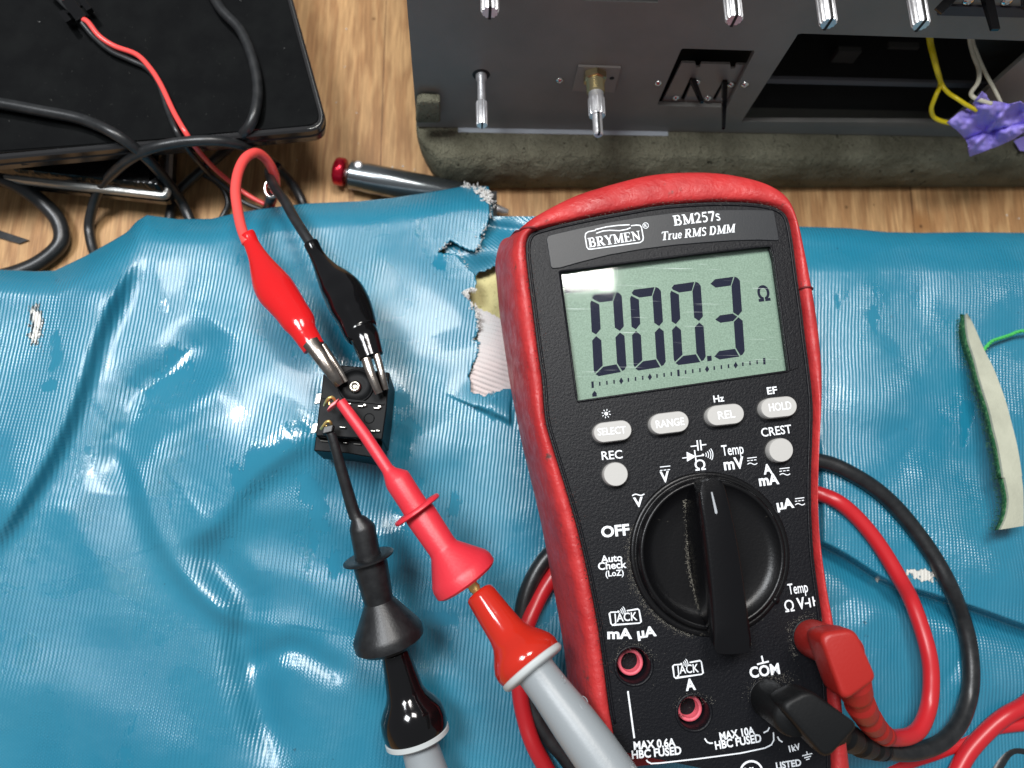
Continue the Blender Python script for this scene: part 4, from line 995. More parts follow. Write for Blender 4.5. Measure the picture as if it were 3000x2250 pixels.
# bezel bead
bead = inset_f(.8, .0)
mk('housing_bead', *tube_geo(bead[4:-2], .36, 10), HOUSE, hs)
# nameplate
npx = [(418, 520), (425, 500), (445, 492), (620, 452), (800, 415), (1000, 382), (1200, 357), (1350, 347), (1500, 341), (1650, 340), (1790, 344), (1800, 352), (1831, 522), (1820, 528), (1700, 524), (1550, 528), (1400, 538), (1200, 555), (1000, 580), (800, 615), (620, 660), (500, 694), (455, 697), (444, 685)]
npt = [MF.W(*zp('G', *q), .35) for q in npx]
npl = mk('nameplate', *prism(npt, [p-MF.n*.7 for p in npt]), NAMEP, mm, smooth=False, bevel=.15)

# serif lettering as strokes (cap height 1)
TK, TN = .20, .09
def arc(cx, cy, rx, ry, a0, a1, n=10): return [(cx+rx*math.cos(math.radians(a0+(a1-a0)*k/n)), cy+ry*math.sin(math.radians(a0+(a1-a0)*k/n))) for k in range(n+1)]
def sf_(x, y, w=.36): return ([(x-w/2, y), (x+w/2, y)], .07)
GL = {
 'B': (.72, [([(.17, .03), (.17, .97)], TK), sf_(.15, .035, .30), sf_(.15, .965, .30), ([(.15, .965), (.38, .965)], .07), (arc(.36, .75, .17, .215, 90, -90), .13), ([(.17, .53), (.38, .53)], .07), (arc(.38, .285, .20, .25, 90, -90), .15), ([(.15, .035), (.4, .035)], .07)]),
 'R': (.78, [([(.17, .03), (.17, .97)], TK), sf_(.17, .035, .34), sf_(.15, .965, .30), ([(.15, .965), (.38, .965)], .07), (arc(.38, .735, .18, .23, 90, -90), .14), ([(.17, .50), (.4, .50)], .07), ([(.36, .50), (.64, .03)], .19), sf_(.66, .035, .22)]),
 'Y': (.74, [([(.12, .96), (.38, .46)], .19), ([(.62, .96), (.38, .46)], .09), ([(.38, .5), (.38, .03)], TK), sf_(.38, .035), sf_(.12, .965, .28), sf_(.63, .965, .24)]),
 'M': (.98, [([(.16, .03), (.16, .97)], .09), ([(.17, .97), (.47, .06)], .19), ([(.77, .97), (.49, .06)], .09), ([(.80, .03), (.80, .97)], TK), sf_(.16, .035, .28), sf_(.80, .035, .32), sf_(.12, .965, .22), sf_(.84, .965, .22)]),
 'E': (.70, [([(.17, .03), (.17, .97)], TK), ([(.04, .035), (.60, .035)], .07), ([(.04, .965), (.57, .965)], .07), ([(.17, .52), (.45, .52)], .08), ([(.60, .02), (.60, .24)], .07), ([(.57, .98), (.57, .77)], .07), ([(.45, .42), (.45, .62)], .06)]),
 'N': (.80, [([(.16, .03), (.16, .97)], .09), ([(.14, .95), (.66, .05)], .19), ([(.66, .03), (.66, .97)], .09), sf_(.16, .035, .28), sf_(.12, .965, .24), sf_(.66, .965, .28)]),
 '2': (.55, [(arc(.25, .72, .17, .24, 165, -25), .13), ([(.41, .64), (.30, .36), (.08, .07)], .12), ([(.05, .08), (.48, .08)], .16)]),
 '5': (.55, [([(.12, .93), (.46, .93)], .14), ([(.14, .95), (.10, .56)], .08), ([(.10, .56)]+arc(.22, .32, .21, .28, 95, -130), .13)]),
 '7': (.55, [([(.04, .91), (.49, .91)], .16), ([(.48, .92), (.20, .0)], .14)]),
 's': (.42, [([(.34, .55)]+arc(.20, .52, .12, .13, 40, 200)+[(.27, .33)]+arc(.20, .16, .13, .13, 30, -160), .10)]),
 'T': (.72, [([(.36, .03), (.36, .97)], TK), ([(.05, .955), (.67, .955)], .08), sf_(.36, .035), ([(.05, .97), (.05, .76)], .06), ([(.67, .97), (.67, .76)], .06)]),
 'r': (.44, [([(.14, .03), (.14, .66)], .16), sf_(.15, .03, .28), ([(.16, .50), (.26, .64), (.36, .62)], .11), sf_(.08, .65, .14)]),
 'u': (.58, [([(.12, .66), (.12, .16), (.20, .05), (.32, .06), (.42, .16)], .13), ([(.44, .66), (.44, .03)], .15), sf_(.07, .655, .14), sf_(.50, .03, .12)]),
 'e': (.48, [([(.08, .36), (.38, .36)], .07), (arc(.23, .34, .155, .29, 5, 330), .11)]),
 'S': (.58, [([(.45, .80)]+arc(.27, .75, .17, .20, 30, 215)+[(.38, .45)]+arc(.27, .24, .19, .20, 35, -155), .13)]),
 'D': (.80, [([(.17, .03), (.17, .97)], TK), ([(.04, .035), (.36, .035)], .07), ([(.04, .965), (.36, .965)], .07), (arc(.34, .5, .30, .465, 90, -90, 14), .16)]),
 ' ': (.25, [])}
def serif(acc, fr, s, bl, br, hpx, h=.4, shear=0.):
    tot = sum(GL[c][0] for c in s); a = np.array(fr.p(*bl, h)); b = np.array(fr.p(*br, h)); d = b-a; Ln = np.linalg.norm(d); d /= Ln; e = np.array([-d[1], d[0]])
    m_ = Ln/math.hypot(br[0]-bl[0], br[1]-bl[1]); sx = Ln/tot; sy = hpx*m_; x = 0; k = 0
    for c in s:
        adv, sts = GL[c]
        for pts_, w in sts:
            q = [a+d*((x+p[0]+p[1]*shear)*sx)+e*(p[1]*sy) for p in pts_]
            k += 1; stroke(acc, fr, q, w*(sx+sy)/2, h+.004*(k % 9), px=False, wpx=False)
        x += adv
A1 = Acc()
serif(A1, MF, 'BRYMEN', zp('G', 676, 570), zp('G', 992, 524), 58*.4823)
serif(A1, MF, 'BM257s', zp('G', 1192, 438), zp('G', 1478, 404), 62*.4823)
serif(A1, MF, 'True RMS DMM', zp('G', 1112, 528), zp('G', 1562, 478), 52*.4823, shear=.22)
stroke(A1, MF, zl('G', [(715, 466), (672, 474), (655, 485), (652, 505), (662, 568), (672, 580), (690, 580), (985, 540), (1002, 528), (1005, 510), (994, 448), (985, 436), (965, 434), (930, 438)]), 7*.4823, .4)
stroke(A1, MF, zl('G', [(712, 462), (780, 445), (850, 436), (922, 432)]), 7*.4823, .4)
stroke(A1, MF, zl('G', [(718, 484), (760, 470), (800, 466), (860, 468), (905, 460), (928, 450)]), 7*.4823, .4)
stroke(A1, MF, [zp('G', 1019+17*math.cos(t_*.4), 437+17*math.sin(t_*.4)) for t_ in range(17)], 4*.4823, .4)
serif(A1, MF, 'R', zp('G', 1011, 446), zp('G', 1028, 444), 17*.4823)
A1.mk('nameplate_lettering', PRINT, npl, smooth=False, recalc=False)

# display
lq = [zp('G', *q) for q in [(440, 640), (1860, 500), (1980, 1360), (520, 1580)]]
lv = [MF.W(*q, -2.2) for q in lq]
dsp = mk('display', *prism(lv, [p-MF.n*1 for p in lv]), LCD, mm, smooth=False)
DG = Acc(); dh = -2.15
def seg7(corn, on):
    TL, TR, BR, BL = [np.array(zp('G', *q)) for q in corn]
    def m_(x, y): return tuple((TL*(1-x)+TR*x)*(1-y)+(BL*(1-x)+BR*x)*y)
    g = .02
    SG = {'a': [(.06, .035), (.14, .0), (.80, 0), (.70, .105), (.30, .105), (.10, .06)] , 'a3': [(.06, .05), (.22, .0), (.80, 0), (.70, .105), (.22, .105)],
          'b': [(.84, .0), (.93, .02), (1, .06), (1, .44), (.87, .49), (.72, .44), (.72, .11)], 'c': [(.87, .51), (1, .56), (1, .94), (.93, .98), (.86, .99), (.72, .88), (.72, .56)],
          'd': [(.70, .895), (.82, 1), (.14, 1), (.05, .97), (.30, .895)], 'd3': [(.70, .895), (.82, 1), (.20, 1), (.04, .955), (.20, .895)],
          'f': [(.04, .07), (.28, .13), (.28, .43), (.13, .49), (0, .45), (0, .10)], 'e': [(.13, .51), (.28, .57), (.28, .88), (.03, .955), (0, .92), (0, .555)],
          'g': [(.14, .50), (.30, .455), (.70, .455), (.84, .50), (.70, .548), (.30, .548)]}
    for s_ in on: polyfill(DG, MF, [m_(*q) for q in SG[s_]], dh)
Z0 = ('a', 'b', 'c', 'd', 'e', 'f')
seg7([(680, 858), (872, 836), (905, 1320), (706, 1357)], Z0); seg7([(922, 830), (1110, 806), (1143, 1292), (948, 1322)], Z0)
seg7([(1165, 800), (1352, 774), (1386, 1262), (1192, 1288)], Z0); seg7([(1400, 768), (1590, 743), (1623, 1228), (1430, 1256)], ('a3', 'b', 'g', 'c', 'd3'))
polyfill(DG, MF, zl('G', [(1392, 1230), (1419, 1227), (1421, 1258), (1394, 1261)]), dh)
label(DG, MF, 'Ω', zp('G', 1707, 897), zp('G', 1779, 889), 84*.4823, dh, .03)
for i in range(25):
    t_ = i/24; x = 697+(1740-697)*t_; y = 1405+(1262-1405)*t_
    if i in (4, 8, 16, 20): polyfill(DG, MF, zl('G', [(x, y-22), (x+13, y), (x, y+20), (x-13, y)]), dh)
    elif i in (0, 12, 24): polyfill(DG, MF, zl('G', [(x-8, y-20), (x+6, y-22), (x+8, y+18), (x-6, y+19)]), dh)
    else: polyfill(DG, MF, zl('G', [(x-5, y-12), (x+4, y-13), (x+5, y+10), (x-4, y+11)]), dh)
polyfill(DG, MF, zl('G', [(708, 1440), (722, 1456), (722, 1474), (696, 1477), (694, 1460)]), dh)
polyfill(DG, MF, zl('G', [(528, 806), (744, 778), (748, 824), (532, 848)]), dh)
DG.mk('lcd_segments', INK, dsp, smooth=False, recalc=False)
AU = Acc(); label(AU, MF, 'AUTO', zp('G', 560, 840), zp('G', 722, 818), 34*.4823, dh+.03, .02); AU.mk('lcd_annunciator', LCD, dsp, smooth=False, recalc=False)
lens_px = [zp('G', *q) for q in [(480, 700), (1800, 548), (1905, 1325), (592, 1520)]]
lnv = [MF.W(*q, -1.0) for q in lens_px]
mk('display_window', lnv, [(0, 1, 2, 3)], LENS, dsp, smooth=False)
# bezel around the window: thin raised bead
bz = [MF.W(*p, .12) for p in lcdhole]
mk('window_bezel', *tube_geo(bz+[bz[0]], .30, 8), HOUSE, hs)
# right-hand bezel step
rbz = [MF.W(*zp('G', *q), .3) for q in [(1790, 545), (1845, 540), (1950, 1300), (1900, 1318)]]
mk('bezel_step', *prism(rbz, [p-MF.n*.5 for p in rbz]), HOUSE, hs, smooth=False, bevel=.1)

# face printing
T1 = Acc()
def lab(k, s, x0, y0, x1, y1, h, bold=.022, shear=0): label(T1, MF, s, zp(k, x0, y0), zp(k, x1, y1), h*ZO[k][2], .06, bold, shear)
def stk(k, pts_, w, h=.06): stroke(T1, MF, zl(k, pts_), w*ZO[k][2], h)
lab('H', 'EF', 1538, 131, 1607, 123, 46); lab('H', 'Hz', 1165, 186, 1238, 178, 44)
lab('H', 'CREST', 1498, 426, 1708, 398, 56, .012); lab('H', 'REC', 388, 586, 532, 574, 56, .012)
for k in range(8):
    a = k*math.pi/4+.2; stk('H', [(417+20*math.cos(a), 265+20*math.sin(a)), (417+32*math.cos(a), 265+32*math.sin(a))], 5)
polyfill(T1, MF, [zp('H', 417+13*math.cos(k*.524), 265+13*math.sin(k*.524)) for k in range(12)], .06)
lab('H', 'V', 796, 742, 860, 736, 70, .03); stk('H', [(790, 636), (862, 628)], 6)
for k in range(3): stk('H', [(790+k*26, 660-k*2.6), (808+k*26, 658-k*2.6)], 6)
def tilde(k, x0, y0, x1, y1, w=7, a=8):
    stk(k, [(x0+(x1-x0)*i/10, y0+(y1-y0)*i/10-a*math.sin(i/10*2*math.pi)) for i in range(11)], w)
lab('H', 'V', 610, 914, 678, 907, 62, .03); tilde('H', 597, 835, 682, 822, 8, 7)
lab('H', 'OFF', 386, 1124, 582, 1104, 70, .035)
lab('H', 'Auto', 382, 1300, 530, 1286, 46, .022); lab('H', 'Check', 362, 1350, 560, 1334, 48, .022); lab('H', '(LoZ)', 414, 1397, 540, 1386, 38, .018)
lab('H', 'Ω', 1037, 661, 1110, 653, 66, .012)
polyfill(T1, MF, zl('H', [(975, 530), (1040, 562), (978, 598)]), .06); stk('H', [(945, 574), (1085, 556)], 7, .065); stk('H', [(1030, 518), (1042, 602)], 9, .07)
stk('H', [(1048, 450), (1056, 522)], 10); stk('H', [(1070, 448), (1078, 520)], 10); stk('H', [(1003, 493), (1052, 487)], 8, .065); stk('H', [(1074, 484), (1112, 479)], 8, .065)
polyfill(T1, MF, [zp('H', 1088+9*math.cos(k*.628), 552+9*math.sin(k*.628)) for k in range(10)], .06)
for r in (24, 40, 56, 70): stk('H', [(1088+r*math.cos(a), 552+r*math.sin(a)) for a in [-.60+.17*i-.08 for i in range(8)]], 6)
lab('H', 'Temp', 1224, 558, 1374, 541, 70, .008); lab('H', 'mV', 1238, 656, 1380, 640, 74, .03)
def dcac(k, x, y, w):
    stk(k, [(x, y), (x+w, y-8)], 6)
    for i in range(3): stk(k, [(x+i*w*.36, y+18-i*3), (x+i*w*.36+w*.24, y+16-i*3)], 6)
    tilde(k, x+2, y+42, x+w+4, y+34, 6, 7)
dcac('H', 1396, 575, 66); dcac('H', 1620, 648, 70); dcac('H', 1728, 856, 64)
lab('H', 'A', 1512, 686, 1574, 678, 62, .035); lab('H', 'mA', 1482, 766, 1620, 750, 68, .035); lab('H', 'µA', 1606, 932, 1724, 914, 62, .035)
lab('I', 'Temp', 1560, 362, 1706, 342, 74, .008); lab('I', 'Ω', 1535, 494, 1604, 484, 76, .008); lab('I', 'V', 1628, 472, 1686, 463, 76, .03)
stk('I', [(1680, 430), (1712, 424)], 11, .065); stk('I', [(1710, 388), (1722, 458)], 11, .07); stk('I', [(1738, 378), (1750, 448)], 11, .07); stk('I', [(1742, 412), (1760, 408)], 11, .065)
def jack(x0, y0, x1, y1, x2, y2, x3, y3, tx0, ty0, tx1, ty1, wx, wy):
    stk('I', [(wx-8, y0+(y1-y0)*.30+6), (x0+10, y0), (x0, y0+10), (x3, y3-10), (x3+10, y3), (x2-10, y2), (x2, y2-10), (x1, y1+8), (x1-10, y1), (wx+62, y1+14)], 9)
    lab('I', 'JACK', tx0, ty0, tx1, ty1, 58, .012)
    polyfill(T1, MF, [zp('I', wx+9*math.cos(k*.628), wy+9*math.sin(k*.628)) for k in range(10)], .06)
    for r in (22, 36, 50): stk('I', [(wx+r*math.cos(a), wy+r*math.sin(a)) for a in [-.85+.2*i for i in range(8)]], 6)
jack(218, 494, 440, 470, 455, 575, 230, 590, 250, 567, 428, 553, 285, 490)
jack(692, 888, 905, 856, 918, 958, 702, 986, 722, 956, 888, 941, 755, 882)
lab('I', 'mA', 203, 692, 388, 690, 70, .035); lab('I', 'µA', 430, 688, 572, 668, 68, .035); lab('I', 'A', 790, 1080, 866, 1070, 76, .035)
stk('I', [(356, 1084), (404, 1436)], 12)
lab('I', 'COM', 1272, 986, 1496, 952, 72, .03); stk('I', [(1322, 884), (1410, 862)], 12, .065); stk('I', [(1356, 820), (1368, 870)], 12, .07)
lab('I', 'MAX 10A', 1047, 1452, 1308, 1404, 52, .03); lab('I', 'HBC FUSED', 1012, 1520, 1358, 1462, 54, .03)
lab('I', 'MAX 0.6A', 402, 1522, 714, 1494, 54, .03); lab('I', 'HBC FUSED', 388, 1590, 758, 1555, 54, .03)
stk('I', [(495, 1598), (503, 1612), (530, 1626), (600, 1622), (900, 1588), (1200, 1548), (1380, 1510), (1430, 1485), (1447, 1450), (1444, 1392)], 9)
stk('I', [(930, 1438), (948, 1465), (970, 1474), (992, 1472)], 10); stk('I', [(1414, 1355), (1402, 1380), (1370, 1396)], 9); stk('I', [(1475, 1425), (1488, 1450), (1512, 1465)], 9)
lab('I', '1kV', 1566, 1540, 1650, 1518, 42, .03)
stk('I', [(1692, 1535), (1698, 1555)], 7, .065); stk('I', [(1660, 1568), (1735, 1550)], 7, .07); stk('I', [(1675, 1584), (1725, 1570)], 7); stk('I', [(1688, 1598), (1714, 1590)], 7)
stk('I', [(1280+82*math.cos(k*.2618), 1690+82*math.sin(k*.2618)) for k in range(25)], 14)
lab('I', 'UL', 1232, 1716, 1325, 1706, 50, .035); lab('I', 'LISTED', 1468, 1668, 1655, 1640, 44, .03)
T1.mk('face_lettering', PRINT, hs, smooth=False, recalc=False)

# push buttons
def button(cx, cy, w, h, rot, text=None, tb=None, bold=.012):
    fr = MF; a = math.radians(rot); hh = 2.6
    def outline(sx, n=14, g=0):
        pts_ = []
        R_ = h/2; Lc = w/2-R_
        for s_ in (1, -1):
            for k in range(n+1):
                t_ = -math.pi/2+math.pi*k/n; x, y = Lc+(R_+g)*math.cos(t_), (R_+g)*math.sin(t_); pts_.append((x*s_, y*s_))
        return [(cx+(x*math.cos(a)+y*math.sin(a)), cy+(-x*math.sin(a)+y*math.cos(a))) for x, y in pts_]
    o_ = outline(1); o2 = outline(1, g=-5)
    top = [fr.W(*zp('H', *q), hh) for q in o2]; edge = [fr.W(*zp('H', *q), hh)-fr.n*.35 for q in o_]; bot = [p-fr.n*(hh+.6) for p in edge]
    n_ = len(top); V = top+edge+bot
    Fc = [tuple(range(n_))]+[(j*n_+i, j*n_+(i+1) % n_, (j+1)*n_+(i+1) % n_, (j+1)*n_+i) for j in range(2) for i in range(n_)]
    b = mk('button', V, Fc, BUTTON, mm, auto=60)
    # shadow gap round the button
    g0 = [p-fr.n*(hh-.05) for p in [fr.W(*zp('H', *q), hh) for q in outline(1, g=9)]]
    mk('button_gap', g0, [tuple(range(n_))], DARK, hs, smooth=False)
    if text:
        ac = Acc(); label(ac, fr, text, zp('H', *tb[0]), zp('H', *tb[1]), tb[2]*.422, hh+.04, bold); ac.mk('button_lettering', BTN_TXT, b, smooth=False, recalc=False)
    b['group'] = 'grey push buttons of the multimeter'
button(462, 388, 268, 140, 7, 'SELECT', ((360, 417), (556, 400), 48))
button(857, 328, 272, 146, 7, 'RANGE', ((766, 366), (962, 342), 50))
button(1246, 272, 262, 142, 6, 'REL', ((1198, 305), (1315, 290), 52))
button(1617, 220, 254, 142, 6, 'HOLD', ((1552, 250), (1706, 232), 52))
button(484, 686, 172, 168, 0); button(1632, 518, 172, 168, 0)

# rotary knob
kc = MF.W(*zp('H', 1135, 1232), 0); e0 = MF.W(*zp('H', 580, 1232), 0); rk = np.linalg.norm(kc-e0)
kb = mk('rotary_knob', *rev_geo(kc, MF.n, [(rk, .0), (rk, .5), (rk*.985, .85), (rk*.95, .9), (rk*.93, .6), (rk*.925, 1.4), (rk*.90, 2.6), (rk*.875, 3.0), (rk*.85, 2.6), (rk*.80, 1.2), (rk*.70, .7), (rk*.5, .55), (.2, .5)], 96), KNOB, mm)
topc = [(2058, 1412), (2088, 1404), (2116, 1412), (2134, 1470), (2152, 1550), (2168, 1640), (2182, 1740), (2196, 1840), (2200, 1890), (2190, 1908), (2150, 1916), (2108, 1914), (2094, 1900), (2092, 1850), (2086, 1750), (2076, 1650), (2064, 1550), (2052, 1460)]
basec = [(2030, 1410), (2070, 1396), (2106, 1400), (2122, 1460), (2142, 1550), (2160, 1640), (2172, 1720), (2182, 1800), (2186, 1850), (2176, 1866), (2140, 1876), (2098, 1868), (2072, 1842), (2054, 1800), (2034, 1720), (2020, 1620), (2012, 1540), (2012, 1460)]
tr_, bs_ = idxs(topc+[topc[0]], 4)[:-1], idxs(basec+[basec[0]], 4)[:-1]
hk_ = 10.5
def scl(pts_, f_):
    c = sum(pts_)/len(pts_); return [c+(p-c)*f_ for p in pts_]
tw_ = [MF.W(*p, hk_) for p in tr_]; bw_ = [MF.W(*p, 1.0) for p in bs_]
mid1 = [t_*.9+b_*.1-MF.n*.15 for t_, b_ in zip(tw_, bw_)]
lps = [scl([p+MF.n*.35 for p in tw_], .80), [p+MF.n*.15 for p in scl(tw_, .93)], tw_, [t_*.6+b_*.4-MF.n*.6 for t_, b_ in zip(tw_, bw_)], bw_, [p-MF.n*.8 for p in bw_]]
gr = mk('knob_grip', *loft(lps), KNOB_S, kb, auto=70)
pa = Acc()
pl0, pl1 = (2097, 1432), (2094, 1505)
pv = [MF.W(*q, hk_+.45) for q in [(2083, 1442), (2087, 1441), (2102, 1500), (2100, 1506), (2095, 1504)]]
mk('grip_glint', *prism(pv, [p-MF.n*.3 for p in pv]), mat('glint_white', (.36, .38, .40), .25), gr, smooth=False)  # pale sliver modelled as the specular glint on the grip end
# limit tab at lower right of dial
mk('dial_stop', *disc_geo(MF.W(*zp('I', 1455, 400), 0), MF.n, 1.0, .9, .9, 16), KNOB, hs)

# jacks
for i, (c, (cp, r)) in enumerate(zip(jc, JK)):
    o = MF.w(*c, 0)
    jk = mk('jack', *rev_geo(o, MF.n, [(r+.6, .0), (r+.4, .3), (r+.0, .35), (r-.25, .0), (r-.4, -2), (r-.4, -7), (3.3, -7), (3.2, -6.99)], 40), HOUSE, mm)
    # fix inner disc by pink collar
    if i < 2: mk('jack_insulator', *rev_geo(o, MF.n, [(3.3, -7.2), (3.3, -4.2), (3.1, -3.9), (2.5, -3.9), (2.4, -4.3), (2.3, -12)], 32), PINK, jk, recalc=False)

# ------------------------------------------------------------------ test leads
def plug_lead(name, lab_, material, pm, jidx, capdir_px, cabpts, cap_h):
    root = empty(name, MF.w(*jc[jidx], 0), lab_, 'test lead', 'test leads of the multimeter')
    return root
# red lead
rl = empty('test_lead', MF.w(*jc[3], 0), 'red test lead plugged in the right-hand jack, its red-capped grey probe resting across the holster', 'test lead', 'multimeter test leads')
bl_ = empty('test_lead', MF.w(*jc[2], 0), 'black test lead plugged in the COM jack, its black-capped grey probe lying on blue vinyl', 'test lead', 'multimeter test leads')
def plug(root, c, material, cap_px, cap_h, ribs_px, r=3.95):
    o = MF.w(*c, 0)
    mk('plug_sleeve', *rev_geo(o, MF.n, [(r, -5), (r, .1), (r*1.14, .25), (r*1.2, 1.2), (r*1.2, 6), (r*1.24, cap_h-3), (r*1.1, cap_h-1)], 40), material, root)
    out_ = rounded_px(cap_px, [40, 34, 24, 34], 8)
    t_ = [MF.W(*p, cap_h+2.5) for p in out_]
    mk('plug_body', *loft([scl([p-MF.n*1.5*(1-math.cos(a_)) for p in t_], .82+.18*math.sin(a_)) for a_ in (.05, .35, .7, 1.1, 1.35, 1.57)]+[scl([p-MF.n*6 for p in t_], 1.0), scl([p-MF.n*9 for p in t_], .95), scl([p-MF.n*11 for p in t_], .8), scl([p-MF.n*12 for p in t_], .5)]), material, root)
    P3 = [PZ(*p[:3]) for p in ribs_px]; cc = catmull(P3, 16); n_ = len(cc); rad = []
    for i in range(n_):
        f_ = i/(n_-1); rad.append((4.1-1.4*f_)*(1-.20*(1 if (f_*5) % 1 < .35 else 0)))
    mk('strain_relief', *tube_geo(cc, rad, 20), material, root)
Jz = lambda x, y, z: (*zp('J', x, y), z)
plug(rl, jc[3], RED_PLUG, [(2400, 1856), (2508, 1840), (2574, 1992), (2474, 2062)], 20, [Jz(410, 1210, 66), Jz(440, 1330, 60), Jz(490, 1420, 50), Jz(540, 1480, 40), Jz(575, 1505, 34)])
plug(bl_, jc[2], mat('black_plug_rubber', (.005, .0055, .006), .5, spec=.25, bump=[(1500, .05)]), [(2280, 2066), (2372, 2018), (2522, 2128), (2424, 2232)], 18, [(2390, 2135, 56), (2460, 2150, 50), (2520, 2180, 40), (2570, 2195, 30), (2590, 2200, 27)])
def CZ(k, pts_, lift):   # cable points resting on the cover
    out_ = []
    for q in pts_:
        x, y = zp(k, q[0], q[1]) if k else q[:2]
        z = float(cover_z(np.array([x]), np.array([y]))[0])+lift
        if len(q) > 2: z = max(z, q[2])
        out_.append((x, y, z))
    return out_
cable('cable', [Jz(560, 1495, 36), Jz(610, 1512, 30)]+CZ('J', [(690, 1502, 26), (745, 1455, 24), (783, 1350, 22), (793, 1220, 22), (780, 1100, 22), (740, 960, 21), (690, 830, 20.5), (635, 730, 20.5), (570, 620, 20), (500, 520, 20), (420, 430, 21), (340, 365, 21), (260, 330, 21), (180, 310, 20)], 2), 2.35, RED_SIL, rl)
cable('cable', [(2565, 2193, 30), Jz(560, 1570, 27)]+CZ('J', [(640, 1585, 24), (740, 1575, 22), (850, 1530, 20), (930, 1440, 18), (975, 1320, 16), (988, 1200, 16), (975, 1050, 16), (940, 920, 17), (885, 780, 18), (810, 640, 20), (720, 510, 20.5), (620, 390, 21), (520, 300, 21.5), (400, 225, 22), (300, 180, 22), (180, 155, 22)], 2), 2.45, BLACK_RUB, bl_)
# other side of the meter
Fz = lambda x, y, z=None: (*zp('F', x, y), z) if z is not None else zp('F', x, y)
cable('cable', CZ('F', [(1330, 380, 12), (1215, 420, 13), (1140, 500, 14), (1080, 610, 15), (1045, 720, 15), (1030, 850, 15), (1040, 1000, 14), (1065, 1200, 13.5), (1110, 1360, 13), (1180, 1480, 12.5), (1260, 1570, 12), (1350, 1680, 12), (1500, 1800, 12)], 2), 2.5, BLACK_RUB, bl_)
cable('cable', CZ('F', [(1360, 430, 14), (1260, 500, 15), (1190, 590, 16), (1130, 690, 17), (1075, 810, 18), (1030, 950, 18), (1015, 1100, 18), (1025, 1260, 17), (1055, 1400, 16), (1100, 1530, 16), (1170, 1660, 15), (1240, 1780, 14)], 2), 2.4, RED_SIL, rl)
# extra red cable, bottom right
ex1 = cable('coiled_cable', [(3080, 1990, 16), (3010, 2060, 15), (2950, 2095, 15), (2900, 2135, 14), (2840, 2200, 13), (2800, 2270, 13), (2770, 2340, 13)], 2.5, RED_SIL)
tag(ex1, 'thick red cable rising from the bottom edge to the right picture edge', 'cable')
ex2 = cable('coiled_cable', [(3080, 2110, 12), (3000, 2120, 12), (2900, 2135, 11), (2830, 2170, 10), (2740, 2205, 10), (2640, 2240, 10), (2560, 2290, 10)], 2.1, RED_SIL)
tag(ex2, 'red cable passing under the black lead along the bottom right corner', 'cable')
ex3 = cable('coiled_cable', [(3080, 2230, 9), (2960, 2195, 9), (2900, 2270, 9), (2850, 2340, 9)], 2.2, BLACK_RUB); tag(ex3, 'black cable in the shadow of the bottom right picture corner', 'cable')

# hook clips and probes
def st_(k, pts_): return [(*zp(k, x, y), z, hw*ZO[k][2]) for x, y, z, hw in pts_]
def zlerp(pts_, z0, z1):
    n_ = len(pts_); L0 = np.array(pts_[0][:2]); L1 = np.array(pts_[-1][:2]); D_ = np.linalg.norm(L1-L0)
    return [(x, y, z0+(z1-z0)*np.linalg.norm(np.array([x, y])-L0)/D_, hw) for x, y, hw in pts_]
# red hook clip
hr = empty('hook_clip', PZ(*zp('E', 700, 850), 45), 'red plastic spring hook clip gripping the upper gold pin of the switch', 'hook clip', 'probe hook clips')
RB = [(E_[0], E_[1], E_[2]) for E_ in [( *zp('E', 545, 622), 42*.3617), (*zp('E', 555, 640), 46*.3617), (*zp('E', 745, 900), 50*.3617), (*zp('E', 925, 1170), 50*.3617), (*zp('E', 945, 1195), 60*.3617), (*zp('E', 1000, 1245), 105*.3617), (*zp('E', 1015, 1270), 110*.3617), (*zp('F', 395, 125), 76*.5122),
    (*zp('F', 424, 170), 78*.5122)]]
RBf = [(*zp('F', 424, 170), 120*.5122), (*zp('F', 426, 172), 142*.5122), (*zp('F', 430, 178), 150*.5122), (*zp('F', 438, 188), 150*.5122), (*zp('F', 442, 193), 142*.5122), (*zp('F', 443, 195), 110*.5122)]
RBc = [(*zp('F', 443, 195), 88*.5122), (*zp('F', 450, 206), 92*.5122), (*zp('F', 575, 392), 86*.5122), (*zp('F', 588, 410), 90*.5122), (*zp('F', 672, 520), 186*.5122), (*zp('F', 690, 545), 196*.5122), (*zp('F', 713, 580), 196*.5122), (*zp('F', 722, 592), 178*.5122), (*zp('F', 720, 590), 60*.5122)]
zz = lambda p, z0=54., z1=52.: [(x, y, z0+(z1-z0)*((np.hypot(x-zp('E', 545, 622)[0], y-zp('E', 545, 622)[1]))/500), hw) for x, y, hw in p]
axr = PZ(*zp('F', 713, 580), 48)-PZ(*zp('E', 545, 622), 56)
mk('body', *lathe_axis(zz(RB), axr), RED_PINK, hr, auto=40)
mk('finger_flange', *lathe_axis(zz(RBf), axr), RED_PINK, hr, auto=50)
mk('flared_grip', *lathe_axis(zz(RBc), axr, seg=24), RED_PINK, hr, auto=35)
hd = Acc(); e1, e2 = PZ(*zp('E', 450, 680), 54), PZ(*zp('E', 520, 630), 54)
hd.add(*box_geo(e1-np.array([0.3, .9, 1.6]), (e2-e1)*1.0, (.9, 1.7, 0), (0, 0, 3.0))); hd.mk('hook_jaw', mat('hook_jaw_pale', (.80, .22, .24), .35), hr, smooth=False, bevel=.25)
mk('hook', *tube_geo(catmull([PZ(*zp('E', x, y), z) for x, y, z in [(418, 655, 51), (430, 630, 54), (450, 600, 55.4), (480, 592, 55.2), (498, 612, 54), (492, 640, 52.5)]], 6), .42, 8), GOLD, hr)
